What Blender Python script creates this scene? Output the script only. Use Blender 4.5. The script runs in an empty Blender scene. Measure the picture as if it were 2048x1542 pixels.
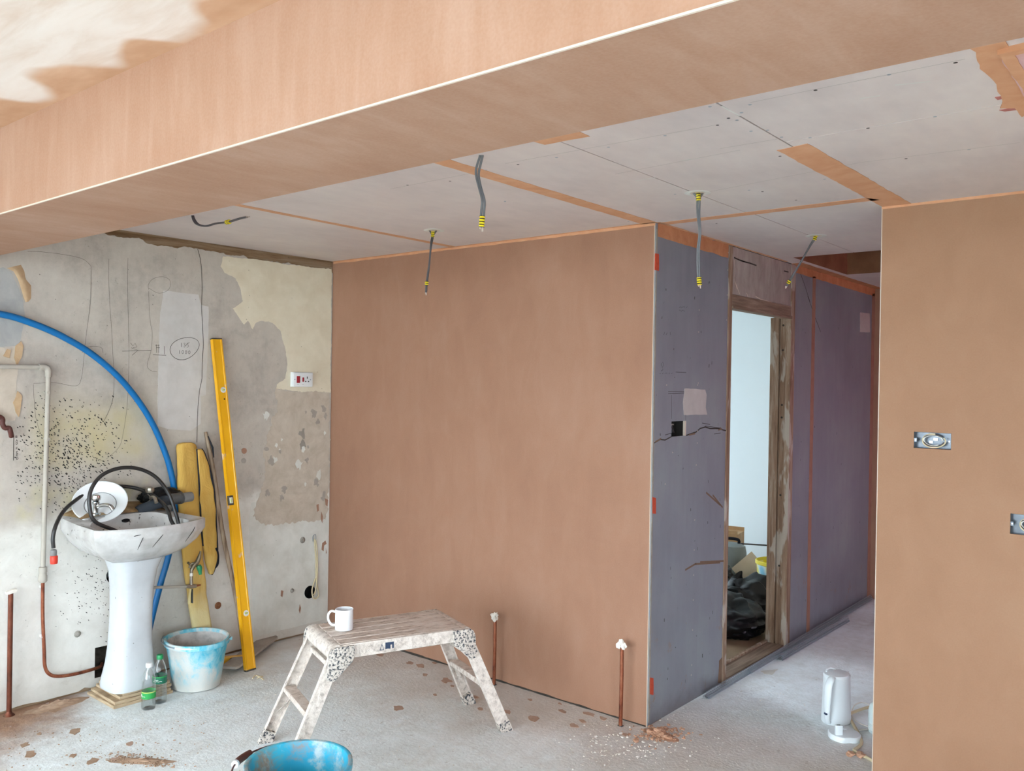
import bpy, bmesh, math, random
from math import sin, cos, pi, radians, atan2, sqrt
from mathutils import Vector, Matrix, noise as mnoise
from mathutils.geometry import tessellate_polygon

# ------------------------------------------------------------------ camera
FPX, YAW, PITCH, ROLL, CAMH = 1712.2, .6924, -.0034, .0162, 1.655
sc = bpy.context.scene
COL = sc.collection
_f = Vector((-sin(YAW)*cos(PITCH), cos(YAW)*cos(PITCH), sin(PITCH)))
_r0 = Vector((cos(YAW), sin(YAW), 0)); _u0 = _r0.cross(_f)
_r = _r0*cos(ROLL) + _u0*sin(ROLL); _u = -_r0*sin(ROLL) + _u0*cos(ROLL)
CAM = Vector((0, 0, CAMH))
cd = bpy.data.cameras.new('camera'); cam = bpy.data.objects.new('camera', cd); COL.objects.link(cam)
cd.sensor_fit = 'HORIZONTAL'; cd.sensor_width = 36.0; cd.lens = 36.0*FPX/2048.0
cd.clip_start = .05; cd.clip_end = 200
rot = Matrix((_r, _u, -_f)).transposed()
cam.matrix_world = Matrix.Translation(CAM) @ rot.to_4x4()
sc.camera = cam

# ------------------------------------------------------------------ light: overcast daylight through the windows
w = bpy.data.worlds.new('overcast_sky'); sc.world = w; w.use_nodes = True
bg = w.node_tree.nodes['Background']
bg.inputs[0].default_value = (.86, .97, 1.10, 1); bg.inputs[1].default_value = 4.2
def portal(name, loc, rot_euler, sx, sy):
    l = bpy.data.lights.new(name, 'AREA'); l.shape = 'RECTANGLE'; l.size = sx; l.size_y = sy
    l.cycles.is_portal = True
    o = bpy.data.objects.new(name, l); COL.objects.link(o); o.location = loc; o.rotation_euler = rot_euler
    return o
vs = sc.view_settings
vs.view_transform = 'Standard'; vs.look = 'None'; vs.gamma = 1.0; vs.use_curve_mapping = False
vs.exposure = 1.9

# ------------------------------------------------------------------ room measures (metres)
XL, YP, XD, YR, H = -4.553, 3.613, -2.112, 3.85, 2.438        # left wall, pink wall, passage wall, right wall, ceiling
XR = -1.139                                                   # free end of the right wall
YB1, YB2, ZB = 1.051, 1.4166, 2.1643                          # boxed beam
XE, YF = 1.9, -2.1                                            # unseen right side and window side of the room
YH = 7.0                                                      # end of the passage

def ray(px, py): return _f + _r*((px-1024)/FPX) + _u*((771-py)/FPX)
def hit(px, py, ax, v):
    d = ray(px, py); t = (v-CAM[ax])/d[ax]; return CAM + d*t
def WL(px, py, off=0): p = hit(px, py, 0, XL+off); return (p.y, p.z)        # left wall plane
def WD(px, py, off=0): p = hit(px, py, 0, XD+off); return (p.y, p.z)        # passage wall plane
def WP(px, py): p = hit(px, py, 1, YP); return (p.x, p.z)                   # pink wall plane
def WR(px, py): p = hit(px, py, 1, YR); return (p.x, p.z)
def CE(px, py): p = hit(px, py, 2, H); return (p.x, p.y)                    # ceiling plane
def FL(px, py, z=0): p = hit(px, py, 2, z); return (p.x, p.y)               # floor plane
def Z1(x, y): return WL(x/3.012, 430+y/3.012)
def Z2(x, y): return WL(x/3.012, 900+y/3.012)

# ------------------------------------------------------------------ helpers
def rgb(r, g, b):
    """display colour (0-255) as linear rgba"""
    return tuple((x/255/12.92 if x <= 10 else ((x/255+.055)/1.055)**2.4) for x in (r, g, b))+(1,)
def lin(c): return tuple(c) if len(c) == 4 else tuple(c)+(1,)

def T(h, m):
    """colour h with its linear red, green and blue scaled by m"""
    c = lin(h); return tuple(min(.95, c[i]*m[i]) for i in range(3))+(1,)

class NB:
    """small node-graph builder for one procedural material"""
    def __init__(s, name, rough=.8, spec=.3, metal=0.0):
        s.m = bpy.data.materials.new(name); s.m.use_nodes = True; s.nt = s.m.node_tree
        s.b = s.nt.nodes['Principled BSDF']
        s.b.inputs['Roughness'].default_value = rough; s.b.inputs['Metallic'].default_value = metal
        s.b.inputs['Specular IOR Level'].default_value = spec
        s._tc = None
    def new(s, t): return s.nt.nodes.new(t)
    def ln(s, a, b): s.nt.links.new(a, b)
    def put(s, sock, v):
        if isinstance(v, bpy.types.NodeSocket): s.ln(v, sock)
        else: sock.default_value = v
    def co(s, scale=(1, 1, 1), loc=(0, 0, 0), rot=(0, 0, 0), world=False):
        if s._tc is None: s._tc = s.new('ShaderNodeTexCoord')
        mp = s.new('ShaderNodeMapping')
        if world:
            g = s.new('ShaderNodeNewGeometry'); s.ln(g.outputs['Position'], mp.inputs['Vector'])
        else: s.ln(s._tc.outputs['Object'], mp.inputs['Vector'])
        mp.inputs['Scale'].default_value = scale; mp.inputs['Location'].default_value = loc
        mp.inputs['Rotation'].default_value = rot
        return mp.outputs[0]
    def noise(s, vec, scale, detail=4, rough=.55, dist=0.0):
        n = s.new('ShaderNodeTexNoise'); s.ln(vec, n.inputs['Vector'])
        n.inputs['Scale'].default_value = scale; n.inputs['Detail'].default_value = detail
        n.inputs['Roughness'].default_value = rough; n.inputs['Distortion'].default_value = dist
        return n.outputs[0]
    def noisec(s, vec, scale, detail=3):
        n = s.new('ShaderNodeTexNoise'); s.ln(vec, n.inputs['Vector'])
        n.inputs['Scale'].default_value = scale; n.inputs['Detail'].default_value = detail
        return n.outputs[1]
    def voro(s, vec, scale, feature='F1', out=0, rand=1.0):
        n = s.new('ShaderNodeTexVoronoi'); n.feature = feature; s.ln(vec, n.inputs['Vector'])
        n.inputs['Scale'].default_value = scale; n.inputs['Randomness'].default_value = rand
        return n.outputs[out]
    def ramp(s, fac, stops):
        r = s.new('ShaderNodeValToRGB'); s.put(r.inputs[0], fac)
        e = r.color_ramp.elements
        while len(e) < len(stops): e.new(.5)
        for i, (p, c) in enumerate(stops):
            e[i].position = p; e[i].color = c if isinstance(c, tuple) else (c, c, c, 1)
        return r.outputs[0]
    def step(s, v, a, b):
        """smooth 0..1 between a and b"""
        n = s.new('ShaderNodeMapRange'); n.interpolation_type = 'SMOOTHSTEP'; s.put(n.inputs[0], v)
        n.inputs[1].default_value = a; n.inputs[2].default_value = b
        return n.outputs[0]
    def mix(s, fac, a, b, mode='MIX'):
        n = s.new('ShaderNodeMix'); n.data_type = 'RGBA'; n.blend_type = mode
        s.put(n.inputs[0], fac); s.put(n.inputs[6], a); s.put(n.inputs[7], b)
        return n.outputs[2]
    def ma(s, op, a, b=0.0, clamp=False):
        n = s.new('ShaderNodeMath'); n.operation = op; n.use_clamp = clamp
        s.put(n.inputs[0], a); s.put(n.inputs[1], b); return n.outputs[0]
    def sep(s, vec):
        n = s.new('ShaderNodeSeparateXYZ'); s.ln(vec, n.inputs[0]); return n.outputs
    def warp(s, vec, scale, amp):
        c = s.noisec(vec, scale); a = s.new('ShaderNodeVectorMath'); a.operation = 'SUBTRACT'
        s.ln(c, a.inputs[0]); a.inputs[1].default_value = (.5, .5, .5)
        m = s.new('ShaderNodeVectorMath'); m.operation = 'SCALE'; s.ln(a.outputs[0], m.inputs[0]); m.inputs[3].default_value = amp
        d = s.new('ShaderNodeVectorMath'); d.operation = 'ADD'; s.ln(vec, d.inputs[0]); s.ln(m.outputs[0], d.inputs[1])
        return d.outputs[0]
    def bump(s, h, strength=.3, dist=.01):
        b = s.new('ShaderNodeBump'); b.inputs['Strength'].default_value = strength; b.inputs['Distance'].default_value = dist
        s.put(b.inputs['Height'], h); s.ln(b.outputs[0], s.b.inputs['Normal']); return s
    def col(s, c): s.put(s.b.inputs['Base Color'], c); return s
    def rough(s, r): s.put(s.b.inputs['Roughness'], r); return s

def plain(name, c, rough=.6, spec=.35, metal=0.0, var=.12, vscale=30, bump=0.0, bscale=120):
    """plain colour with a little procedural mottling and fine relief"""
    n = NB(name, rough, spec, metal); v = n.co()
    f = n.noise(v, vscale, 4)
    L = lin(c); dk = tuple(x*(1-var) for x in L[:3])+(1,); lt = tuple(min(1, x*(1+var*.6)) for x in L[:3])+(1,)
    mixn = n.mix(f, dk, lt); n.col(mixn)
    if bump: n.bump(n.noise(v, bscale, 3), bump, .004)
    return n.m

def setp(o, label=None, cat=None, group=None, kind=None):
    if label: o['label'] = label
    if cat: o['category'] = cat
    if group: o['group'] = group
    if kind: o['kind'] = kind
    return o

def thing(name, loc, label, cat, rz=0, group=None):
    o = bpy.data.objects.new(name, None); COL.objects.link(o)
    o.empty_display_size = .05; o.location = loc; o.rotation_euler = (0, 0, rz)
    return setp(o, label, cat, group)

class MB:
    """collects shapes in one bmesh and links them as ONE mesh object"""
    def __init__(s): s.b = bmesh.new()
    def verts(s, vs): return [s.b.verts.new(v) for v in vs]
    def face(s, vs):
        try: return s.b.faces.new(vs)
        except ValueError: return None
    def box(s, x0, x1, y0, y1, z0, z1, mat=None):
        P = [(x, y, z) for z in (z0, z1) for y in (y0, y1) for x in (x0, x1)]
        if mat is not None: P = [mat @ Vector(p) for p in P]
        v = s.verts(P)
        for f in ((0, 2, 3, 1), (4, 5, 7, 6), (0, 1, 5, 4), (2, 6, 7, 3), (0, 4, 6, 2), (1, 3, 7, 5)): s.face([v[i] for i in f])
        return s
    def ring(s, pts): return s.verts(pts)
    def bridge(s, a, b, closed=True):
        n = len(a)
        for i in range(n if closed else n-1): s.face([a[i], a[(i+1) % n], b[(i+1) % n], b[i]])
    def rings(s, rings, cap0=True, cap1=True, closed=True):
        R = [s.verts(r) for r in rings]
        for a, b in zip(R, R[1:]): s.bridge(a, b, closed)
        if cap0: s.face(R[0][::-1])
        if cap1: s.face(R[-1])
        return s
    def tube(s, path, r, n=8, cap=True, flat=None):
        """sweep a circle (or flat ellipse: flat = (rw, rh)) along path; r number or list"""
        P = [Vector(p) for p in path]; rings = []; up = None
        for i, p in enumerate(P):
            t = (P[min(i+1, len(P)-1)]-P[max(i-1, 0)]).normalized()
            if up is None:
                a = Vector((0, 0, 1)) if abs(t.z) < .9 else Vector((1, 0, 0)); up = (a-t*a.dot(t)).normalized()
            else:
                up = (up-t*up.dot(t)).normalized()
            sd = t.cross(up)
            ri = r[i] if isinstance(r, (list, tuple)) else r
            rw, rh = (ri, ri) if flat is None else flat
            rings.append([p+sd*cos(2*pi*k/n)*rw+up*sin(2*pi*k/n)*rh for k in range(n)])
        return s.rings(rings, cap, cap)
    def cyl(s, p0, p1, r0, r1=None, n=16):
        r1 = r0 if r1 is None else r1
        return s.tube([p0, p1], [r0, r1], n)
    def lathe(s, prof, n=32, c=(0, 0, 0), sx=1, sy=1, cap0=True, cap1=True, fn=None):
        rr = []
        for r, z in prof:
            ring = []
            for k in range(n):
                a = 2*pi*k/n; rx = r*(fn(a, z) if fn else 1)
                ring.append((c[0]+rx*cos(a)*sx, c[1]+rx*sin(a)*sy, c[2]+z))
            rr.append(ring)
        return s.rings(rr, cap0, cap1)
    def prism(s, pts, mapf, t0, t1):
        """polygon pts (2-D) extruded between offsets t0 and t1 with mapf(a, b, t) -> point"""
        a = s.verts([mapf(p[0], p[1], t0) for p in pts]); b = s.verts([mapf(p[0], p[1], t1) for p in pts])
        n = len(pts)
        for i in range(n): s.face([a[i], a[(i+1) % n], b[(i+1) % n], b[i]])
        for tri in tessellate_polygon([[Vector((p[0], p[1], 0)) for p in pts]]):
            s.face([b[i] for i in tri]); s.face([a[i] for i in tri[::-1]])
        return s
    def ribbon(s, pts, wd, mapf, t=.0006):
        """flat drawn line on a surface"""
        P = [Vector(p).to_2d() for p in pts]; L = []; R = []
        for i, p in enumerate(P):
            d = (P[min(i+1, len(P)-1)]-P[max(i-1, 0)])
            if d.length < 1e-9: d = Vector((1, 0))
            d.normalize(); nrm = Vector((-d.y, d.x))*wd/2
            L.append(s.b.verts.new(mapf(p.x+nrm.x, p.y+nrm.y, t))); R.append(s.b.verts.new(mapf(p.x-nrm.x, p.y-nrm.y, t)))
        for i in range(len(P)-1): s.face([L[i], R[i], R[i+1], L[i+1]])
        return s
    def build(s, name, mat, parent=None, smooth=False, bevel=0, bseg=2, sub=0, angle=None):
        bmesh.ops.remove_doubles(s.b, verts=s.b.verts, dist=1e-6)
        bmesh.ops.recalc_face_normals(s.b, faces=s.b.faces)
        if bevel:
            bmesh.ops.bevel(s.b, geom=[e for e in s.b.edges if e.calc_face_angle(0) > .6], offset=bevel, segments=bseg, affect='EDGES', profile=.6, clamp_overlap=True)
        me = bpy.data.meshes.new(name); s.b.to_mesh(me); s.b.free()
        if mat is not None:
            for m in (mat if isinstance(mat, (list, tuple)) else [mat]): me.materials.append(m)
        if smooth or bevel:
            for p in me.polygons: p.use_smooth = True
            try: me.set_sharp_from_angle(angle=radians(angle if angle else 40))
            except Exception: pass
        o = bpy.data.objects.new(name, me); COL.objects.link(o)
        if parent is not None: o.parent = parent
        if sub:
            md = o.modifiers.new('sub', 'SUBSURF'); md.levels = sub; md.render_levels = sub
        return o

def cut(o, cutters):
    """boolean the given closed bmesh builders out of object o"""
    tmp = []
    for c in cutters:
        k = c.build('cutter', None); tmp.append(k)
        md = o.modifiers.new('cut', 'BOOLEAN'); md.operation = 'DIFFERENCE'; md.object = k; md.solver = 'EXACT'
    dg = bpy.context.evaluated_depsgraph_get(); dg.update()
    me = bpy.data.meshes.new_from_object(o.evaluated_get(dg))
    o.modifiers.clear(); old = o.data; o.data = me; bpy.data.meshes.remove(old)
    for k in tmp:
        d = k.data; bpy.data.objects.remove(k); bpy.data.meshes.remove(d)
    return o

def spline(pts, n=8):
    """Catmull-Rom through pts"""
    P = [Vector(p) for p in pts]; P = [P[0]*2-P[1]]+P+[P[-1]*2-P[-2]]; out = []
    for i in range(1, len(P)-2):
        a, b, c, d = P[i-1:i+3]
        for k in range(n):
            t = k/n
            out.append(.5*((2*b)+(c-a)*t+(2*a-5*b+4*c-d)*t*t+(3*b-a-3*c+d)*t*t*t))
    out.append(P[-2]); return out

def ragged(pts, amp, step, seed=0):
    """closed polygon with irregular edges"""
    out = []; n = len(pts)
    for i in range(n):
        a = Vector(pts[i]).to_2d(); b = Vector(pts[(i+1) % n]).to_2d(); L = (b-a).length; k = max(1, int(L/step))
        d = (b-a).normalized() if L else Vector((1, 0)); nr = Vector((-d.y, d.x))
        for j in range(k):
            p = a+(b-a)*(j/k)
            q = Vector((p.x*9.3+seed*7.1, p.y*9.3, seed)); q2 = q*5
            w_ = mnoise.noise(q)*.6+mnoise.noise(q2)*.5
            out.append(tuple(p+nr*w_*amp))
    return out

def mLeft(a, b, t): return (XL+t, a, b)
def mPass(a, b, t): return (XD+t, a, b)
def mPink(a, b, t): return (a, YP-t, b)
def mRight(a, b, t): return (a, YR-t, b)
def mCeil(a, b, t): return (a, b, H-t)
def mFloor(a, b, t): return (a, b, t)
# ------------------------------------------------------------------ surface materials
def pink_plaster(name, dark, mid, light, streak=(1, 1, 6), sc_=1.6, bstr=.12, m=(1, 1, 1), arcs=False):
    dark, mid, light = T(dark, m), T(mid, m), T(light, m)
    n = NB(name, .72, .28); v = n.co()
    big = n.noise(n.warp(v, 1.2, .5), sc_, 5, .6)
    st = n.noise(n.co(scale=streak), 5.5, 4, .6, .6)
    fine = n.noise(v, 160, 2, .5)
    f = n.ma('ADD', n.ma('MULTIPLY', big, .55), n.ma('MULTIPLY', st, .45))
    c = n.ramp(f, [(.34, dark), (.5, mid), (.66, light)])
    c = n.mix(.22, c, n.ramp(fine, [(.3, dark), (.7, light)]))
    # arcs left by the trowel
    if not arcs: n.col(c); n.bump(st, bstr, .004); return n.m
    wv = n.new('ShaderNodeTexWave'); wv.wave_type = 'RINGS'; wv.rings_direction = 'SPHERICAL'
    n.ln(n.warp(n.co(scale=(1, 1, 1), loc=(2.6, 0, .2)), 1.1, 1.6), wv.inputs['Vector']); wv.inputs['Scale'].default_value = 1.6
    wv.inputs['Distortion'].default_value = 5; wv.inputs['Detail'].default_value = 3
    c = n.mix(n.ma('MULTIPLY', n.step(wv.outputs[1], .78, 1.0), .10), c, light)
    n.col(c); n.bump(st, bstr, .004)
    return n.m
M = {}
M['pink'] = pink_plaster('pink_plaster_wall', rgb(185, 139, 112), rgb(196, 150, 121), rgb(205, 162, 135), (1.6, 1.6, .55), m=(.60, .57, .57), arcs=True)
M['pink_r'] = pink_plaster('pink_plaster_right_wall', rgb(190, 145, 112), rgb(199, 154, 121), rgb(206, 164, 131), (1.2, 1, .8), 1.1, m=(.60, .58, .58))
M['beam'] = pink_plaster('pink_plaster_beam', rgb(189, 144, 112), rgb(201, 160, 130), rgb(214, 178, 152), (3.0, .7, .5), 1.9, .2, m=(.60, .575, .60))
# ceiling over the camera: nearly dry, pale plaster with a damp brown band along the beam
n = NB('drying_ceiling_plaster', .75, .25); v = n.co(); X = n.sep(v)
st = n.noise(n.co(scale=(.7, 3.2, 1), rot=(0, 0, .5)), 3.2, 5, .62, .5)
dry = n.ramp(st, [(.28, rgb(200, 181, 166)), (.5, rgb(213, 202, 193)), (.75, rgb(219, 211, 204))])
edge = n.noise(n.co(scale=(1, .8, 1), rot=(0, 0, .3)), 4.2, 1.5, .4, .1)
d = n.ma('SUBTRACT', YB1, X[1])
damp = n.step(n.ma('SUBTRACT', n.ma('ADD', n.ma('MULTIPLY', n.step(edge, .28, .70), .125), .02), d), -.03, .03)
wet = n.ramp(n.noise(n.co(scale=(1, 2.5, 1), rot=(0, 0, .4)), 5, 4), [(.3, rgb(176, 136, 106)), (.7, rgb(196, 160, 132))])
n.col(n.mix(damp, dry, wet)); n.bump(st, .08, .004); M['ceil_near'] = n.m

# concrete floor
FM = (1.54, 1.72, 1.88)
n = NB('dusty_concrete', .82, .25); v = n.co(); X = n.sep(v)
a = n.noise(n.warp(v, 1.5, .4), 1.3, 6, .62); b = n.noise(v, 7, 5, .6); c_ = n.noise(n.co(scale=(3, 1, 1), rot=(0, 0, .9)), 4, 4, .6, .4)
base = n.ramp(n.ma('ADD', n.ma('MULTIPLY', a, .58), n.ma('ADD', n.ma('MULTIPLY', c_, .16), n.ma('MULTIPLY', n.noise(v, 18, 5, .65), .26))), [(.30, T(rgb(157, 149, 140), FM)), (.43, T(rgb(180, 175, 168), FM)), (.57, T(rgb(195, 192, 187), FM))])
base = n.mix(n.ma('MULTIPLY', n.step(b, .58, .72), .45), base, T(rgb(204, 201, 196), FM))
# pinkish plaster dust thickens towards the plastered wall
dpk = n.step(n.ma('ADD', X[1], n.ma('MULTIPLY', n.noise(v, 3, 4), 1.2)), 3.2, 4.2)
msk = n.ma('MULTIPLY', dpk, n.step(X[1], 4.3, 3.7))
base = n.mix(n.ma('MULTIPLY', msk, .55), base, rgb(179, 156, 139))
# brown soil swept against the left wall
dl = n.step(n.ma('ADD', n.ma('ADD', X[0], n.ma('MULTIPLY', n.step(X[1], 1.75, 2.15), .5)), n.ma('MULTIPLY', n.noise(v, 4.5, 5, .65), .55)), -3.72, -4.18)
base = n.mix(n.ma('MULTIPLY', dl, .8), base, n.ramp(n.noise(v, 16, 5), [(.35, rgb(123, 87, 63)), (.7, rgb(168, 133, 106))]))
dl2 = n.step(n.ma('ADD', n.ma('ADD', X[0], X[1]), n.ma('MULTIPLY', n.noise(v, 6, 5, .65), .7)), -1.85, -2.55)
base = n.mix(n.ma('MULTIPLY', dl2, .75), base, n.ramp(n.noise(v, 14, 5), [(.35, rgb(125, 82, 51)), (.7, rgb(168, 127, 94))]))
sp = n.step(n.noise(v, 22, 3, .6), .66, .72); base = n.mix(n.ma('MULTIPLY', sp, .35), base, rgb(142, 124, 110))
sp2 = n.step(n.noise(n.co(loc=(5, 3, 0)), 34, 2, .5), .70, .74); base = n.mix(n.ma('MULTIPLY', sp2, .5), base, rgb(220, 218, 214))
n.col(base); n.bump(n.ma('ADD', n.ma('MULTIPLY', b, .5), n.noise(v, 60, 4, .6)), .42, .008); M['floor'] = n.m

# old plaster skim on the left wall
SM = (1.14, 1.14, 1.16); LM = (1.28, 1.30, 1.33)
n = NB('old_stripped_plaster', .85, .2); v = n.co(); X = n.sep(v); wv = n.warp(v, 5, .12); W = n.sep(wv)
a = n.noise(n.warp(v, 3, .3), 3.2, 6, .65); g = n.noise(n.co(scale=(1, 3.5, .6)), 9, 4, .6)
base = n.ramp(n.ma('ADD', n.ma('MULTIPLY', a, .62), n.ma('ADD', n.ma('MULTIPLY', g, .12), n.ma('MULTIPLY', n.noise(v, 24, 5, .7), .26))), [(.36, T(rgb(156, 148, 139), SM)), (.5, T(rgb(174, 166, 155), SM)), (.7, T(rgb(188, 181, 170), SM))])
# faint ochre residue of old paint
ym = n.ma('MULTIPLY', n.ma('MULTIPLY', n.step(W[2], 1.13, 1.26), n.step(W[2], 1.62, 1.36)), n.ma('MULTIPLY', n.step(W[1], 1.68, 1.86), n.step(W[1], 2.46, 2.2)))
ym2 = n.ma('MULTIPLY', n.ma('MULTIPLY', n.step(W[2], .9, .98), n.step(W[2], 1.14, 1.0)), n.step(n.noise(v, 6, 3), .42, .6))
base = n.mix(n.ma('MULTIPLY', n.ma('MULTIPLY', ym, n.ramp(n.noise(v, 7, 4), [(.3, .35), (.65, 1.0)])), .85), base, rgb(189, 176, 134))
base = n.mix(n.ma('MULTIPLY', n.ma('MULTIPLY', ym2, n.step(X[1], 2.5, 2.3)), .6), base, rgb(194, 185, 143))
# lower wall still carries worn white paint
low = n.step(n.ma('ADD', X[2], n.ma('MULTIPLY', n.ma('SUBTRACT', a, .5), .35)), .98, .86)
pw = n.ramp(n.noise(n.warp(v, 4, .25), 5, 6, .7), [(.28, T(rgb(166, 159, 149), LM)), (.38, T(rgb(189, 184, 175), LM)), (.7, T(rgb(204, 200, 192), LM))])
base = n.mix(low, base, pw)
# scuffs
scf = n.ma('MULTIPLY', n.step(n.noise(n.co(scale=(1, 1.2, 1.2), rot=(.6, 0, 0)), 30, 5, .75, 1.2), .60, .70), n.step(n.noise(v, 2.2, 3), .48, .62))
base = n.mix(n.ma('MULTIPLY', scf, .55), base, rgb(111, 103, 95))
drk = n.step(n.ma('ADD', X[2], n.ma('MULTIPLY', n.noise(v, 4, 5), .35)), .34, .18)
base = n.mix(n.ma('MULTIPLY', drk, .3), base, rgb(148, 137, 125))
n.col(base); n.bump(n.ma('ADD', n.ma('MULTIPLY', a, .5), n.ma('MULTIPLY', n.noise(v, 45, 4, .6), .5)), .25, .006); M['skim'] = n.m

def flake(name, c0, c1, sc_=8, m=(1, 1, 1)):
    c0, c1 = T(c0, m), T(c1, m)
    n = NB(name, .7, .3); v = n.co(); n.col(n.ramp(n.noise(n.warp(v, 4, .2), sc_, 5, .6), [(.3, c0), (.7, c1)]))
    n.bump(n.noise(v, 50, 3), .12, .004); return n.m
M['cream'] = flake('cream_paint', rgb(189, 176, 150), rgb(200, 189, 165), m=(1.3, 1.35, 1.45))
M['offwhite'] = flake('worn_white_paint', rgb(189, 184, 175), rgb(208, 204, 197), m=(1.15, 1.2, 1.22))
M['beige_worn'] = flake('worn_beige_paint', rgb(168, 156, 140), rgb(188, 177, 162), 14, SM)
M['filler'] = flake('grey_filler', rgb(179, 174, 168), rgb(192, 188, 183), m=SM)
M['bluegrey'] = flake('exposed_grey_plaster', rgb(143, 143, 141), rgb(165, 164, 160), m=SM)
M['tanpaper'] = flake('torn_brown_lining_paper', rgb(176, 146, 112), rgb(196, 168, 134), 20)
M['dark_patch'] = flake('grey_scrape', rgb(139, 133, 125), rgb(154, 148, 139), 20)
M['pencil'] = plain('pencil_graphite', rgb(74, 69, 63), .6)
M['ink'] = plain('black_ink', rgb(41, 35, 31), .6)
M['crack'] = plain('dark_crack', rgb(59, 53, 47), .9)
M['speck'] = plain('black_paint_speck', rgb(43, 42, 40), .7)
M['flakescar'] = plain('bare_pink_plaster_under_paint', rgb(160, 122, 102), .8, vscale=60)
M['scrape'] = flake('scraped_plaster', rgb(146, 138, 128), rgb(158, 150, 140), 20, SM)
M['boardscrape'] = plain('scraped_board_core', rgb(122, 98, 80), .85, vscale=60)
M['rust'] = plain('rust_stain', rgb(138, 90, 60), .8, vscale=60)

def board(name, c0, c1, c2, rough=.5, m=(1, 1, 1)):
    c0, c1, c2 = T(c0, m), T(c1, m), T(c2, m)
    n = NB(name, rough, .35); v = n.co()
    a = n.noise(n.warp(v, 2, .3), 1.6, 5, .6); g = n.noise(n.co(scale=(3, 1, .4)), 6, 4, .6)
    c = n.ramp(n.ma('ADD', n.ma('MULTIPLY', a, .7), n.ma('MULTIPLY', g, .3)), [(.32, c0), (.5, c1), (.68, c2)])
    sp = n.step(n.noise(v, 42, 3, .55), .70, .76); c = n.mix(n.ma('MULTIPLY', sp, .5), c, rgb(201, 196, 192))
    n.col(c); n.bump(n.noise(v, 90, 3), .05, .003)
    n.rough(n.ramp(n.noise(v, 3, 3), [(.3, rough-.08), (.7, rough+.12)])); return n.m
M['board_c'] = board('ceiling_plasterboard_paper', rgb(163, 154, 152), rgb(172, 163, 160), rgb(179, 171, 166), .46, (1.56, 1.54, 1.52))
PM = (.88, 1.04, 1.10)
n = NB('passage_plasterboard_paper', .42, .35); v = n.co()
a = n.noise(n.warp(v, 1.5, .4), 1.5, 5, .6); g = n.noise(n.co(scale=(1, 3, .35)), 7, 4, .6)
c = n.ramp(n.ma('ADD', n.ma('MULTIPLY', a, .80), n.ma('MULTIPLY', g, .20)), [(.32, T(rgb(126, 118, 124), PM)), (.5, T(rgb(137, 130, 135), PM)), (.68, T(rgb(148, 144, 143), PM))])
dirt = n.ma('MULTIPLY', n.step(n.noise(n.warp(v, 6, .1), 6.5, 5, .7), .585, .70), n.step(n.sep(v)[2], .75, .1))
c = n.mix(n.ma('MULTIPLY', dirt, .7), c, rgb(138, 106, 76))
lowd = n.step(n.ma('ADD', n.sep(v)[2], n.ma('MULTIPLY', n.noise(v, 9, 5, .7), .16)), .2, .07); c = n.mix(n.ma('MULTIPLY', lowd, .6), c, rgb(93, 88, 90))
sp = n.step(n.noise(n.co(scale=(1, 3, 1)), 26, 3, .6), .70, .76); c = n.mix(n.ma('MULTIPLY', sp, .7), c, rgb(75, 68, 70))
n.col(c); n.bump(n.noise(v, 80, 3), .05, .003); M['board_w'] = n.m
M['joint'] = flake('orange_joint_compound', rgb(202, 146, 108), rgb(214, 164, 128), 12)
M['joint_d'] = flake('orange_brown_joint_compound', rgb(176, 116, 78), rgb(196, 138, 100), 14)
M['joint_w'] = flake('muted_brown_joint_compound', rgb(146, 106, 88), rgb(162, 122, 102), 14)
M['coat'] = flake('pink_bonding_coat', rgb(206, 158, 146), rgb(214, 182, 186), 10)
M['coat_red'] = flake('red_coat_smear', rgb(160, 92, 84), rgb(182, 120, 110), 10)
M['void'] = plain('dark_void', rgb(42, 38, 35), .9)
M['ply'] = flake('brown_recess_lining', rgb(124, 82, 56), rgb(147, 103, 74), 5)
M['bead'] = plain('white_corner_bead', rgb(205, 190, 174), .5)
M['white_emul'] = plain('white_wall_paint', rgb(228, 240, 246), .8, var=.03, vscale=3)
M['unseen'] = plain('plain_plaster', rgb(201, 184, 168), .85)
M['galv'] = plain('galvanised_steel', rgb(150, 163, 172), .42, .5, .45, var=.3, vscale=60)
M['paperpatch'] = flake('pale_filler_patch', rgb(176, 170, 166), rgb(188, 183, 179), 10)
M['redmesh'] = plain('red_orange_tape', rgb(192, 74, 44), .6, vscale=80, var=.35)
n = NB('worn_door_timber', .75, .25); v = n.co(); g = n.noise(n.co(scale=(14, 14, .9)), 3, 5, .65, .4)
c = n.ramp(g, [(.3, rgb(107, 81, 64)), (.5, rgb(143, 118, 97)), (.66, rgb(166, 148, 130))])
pt = n.step(n.noise(n.warp(n.co(scale=(3, 3, .7)), 3, .3), 4, 4, .6), .53, .60); c = n.mix(n.ma('MULTIPLY', pt, .8), c, rgb(181, 172, 160))
n.col(c); n.bump(g, .3, .004); M['timber'] = n.m
n = NB('worn_crosswise_timber', .75, .25); v = n.co(); gg = n.noise(n.co(scale=(14, .9, 14)), 3, 5, .65, .4)
n.col(n.ramp(gg, [(.3, rgb(104, 84, 68)), (.5, rgb(134, 114, 96)), (.68, rgb(158, 142, 126))])); n.bump(gg, .3, .004); M['crosswood'] = n.m
n = NB('old_batten_timber', .8, .2); v = n.co(); g = n.noise(n.co(scale=(12, .8, 12)), 3, 5, .65, .4)
c = n.ramp(g, [(.3, rgb(111, 82, 56)), (.5, rgb(143, 117, 90)), (.7, rgb(160, 141, 120))]); n.col(c); n.bump(g, .3, .004); M['batten'] = n.m
n = NB('door_head_panel_board', .7, .25); v = n.co(); g = n.noise(n.co(scale=(1, 4, 1.5)), 4, 5, .65, .5)
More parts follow.
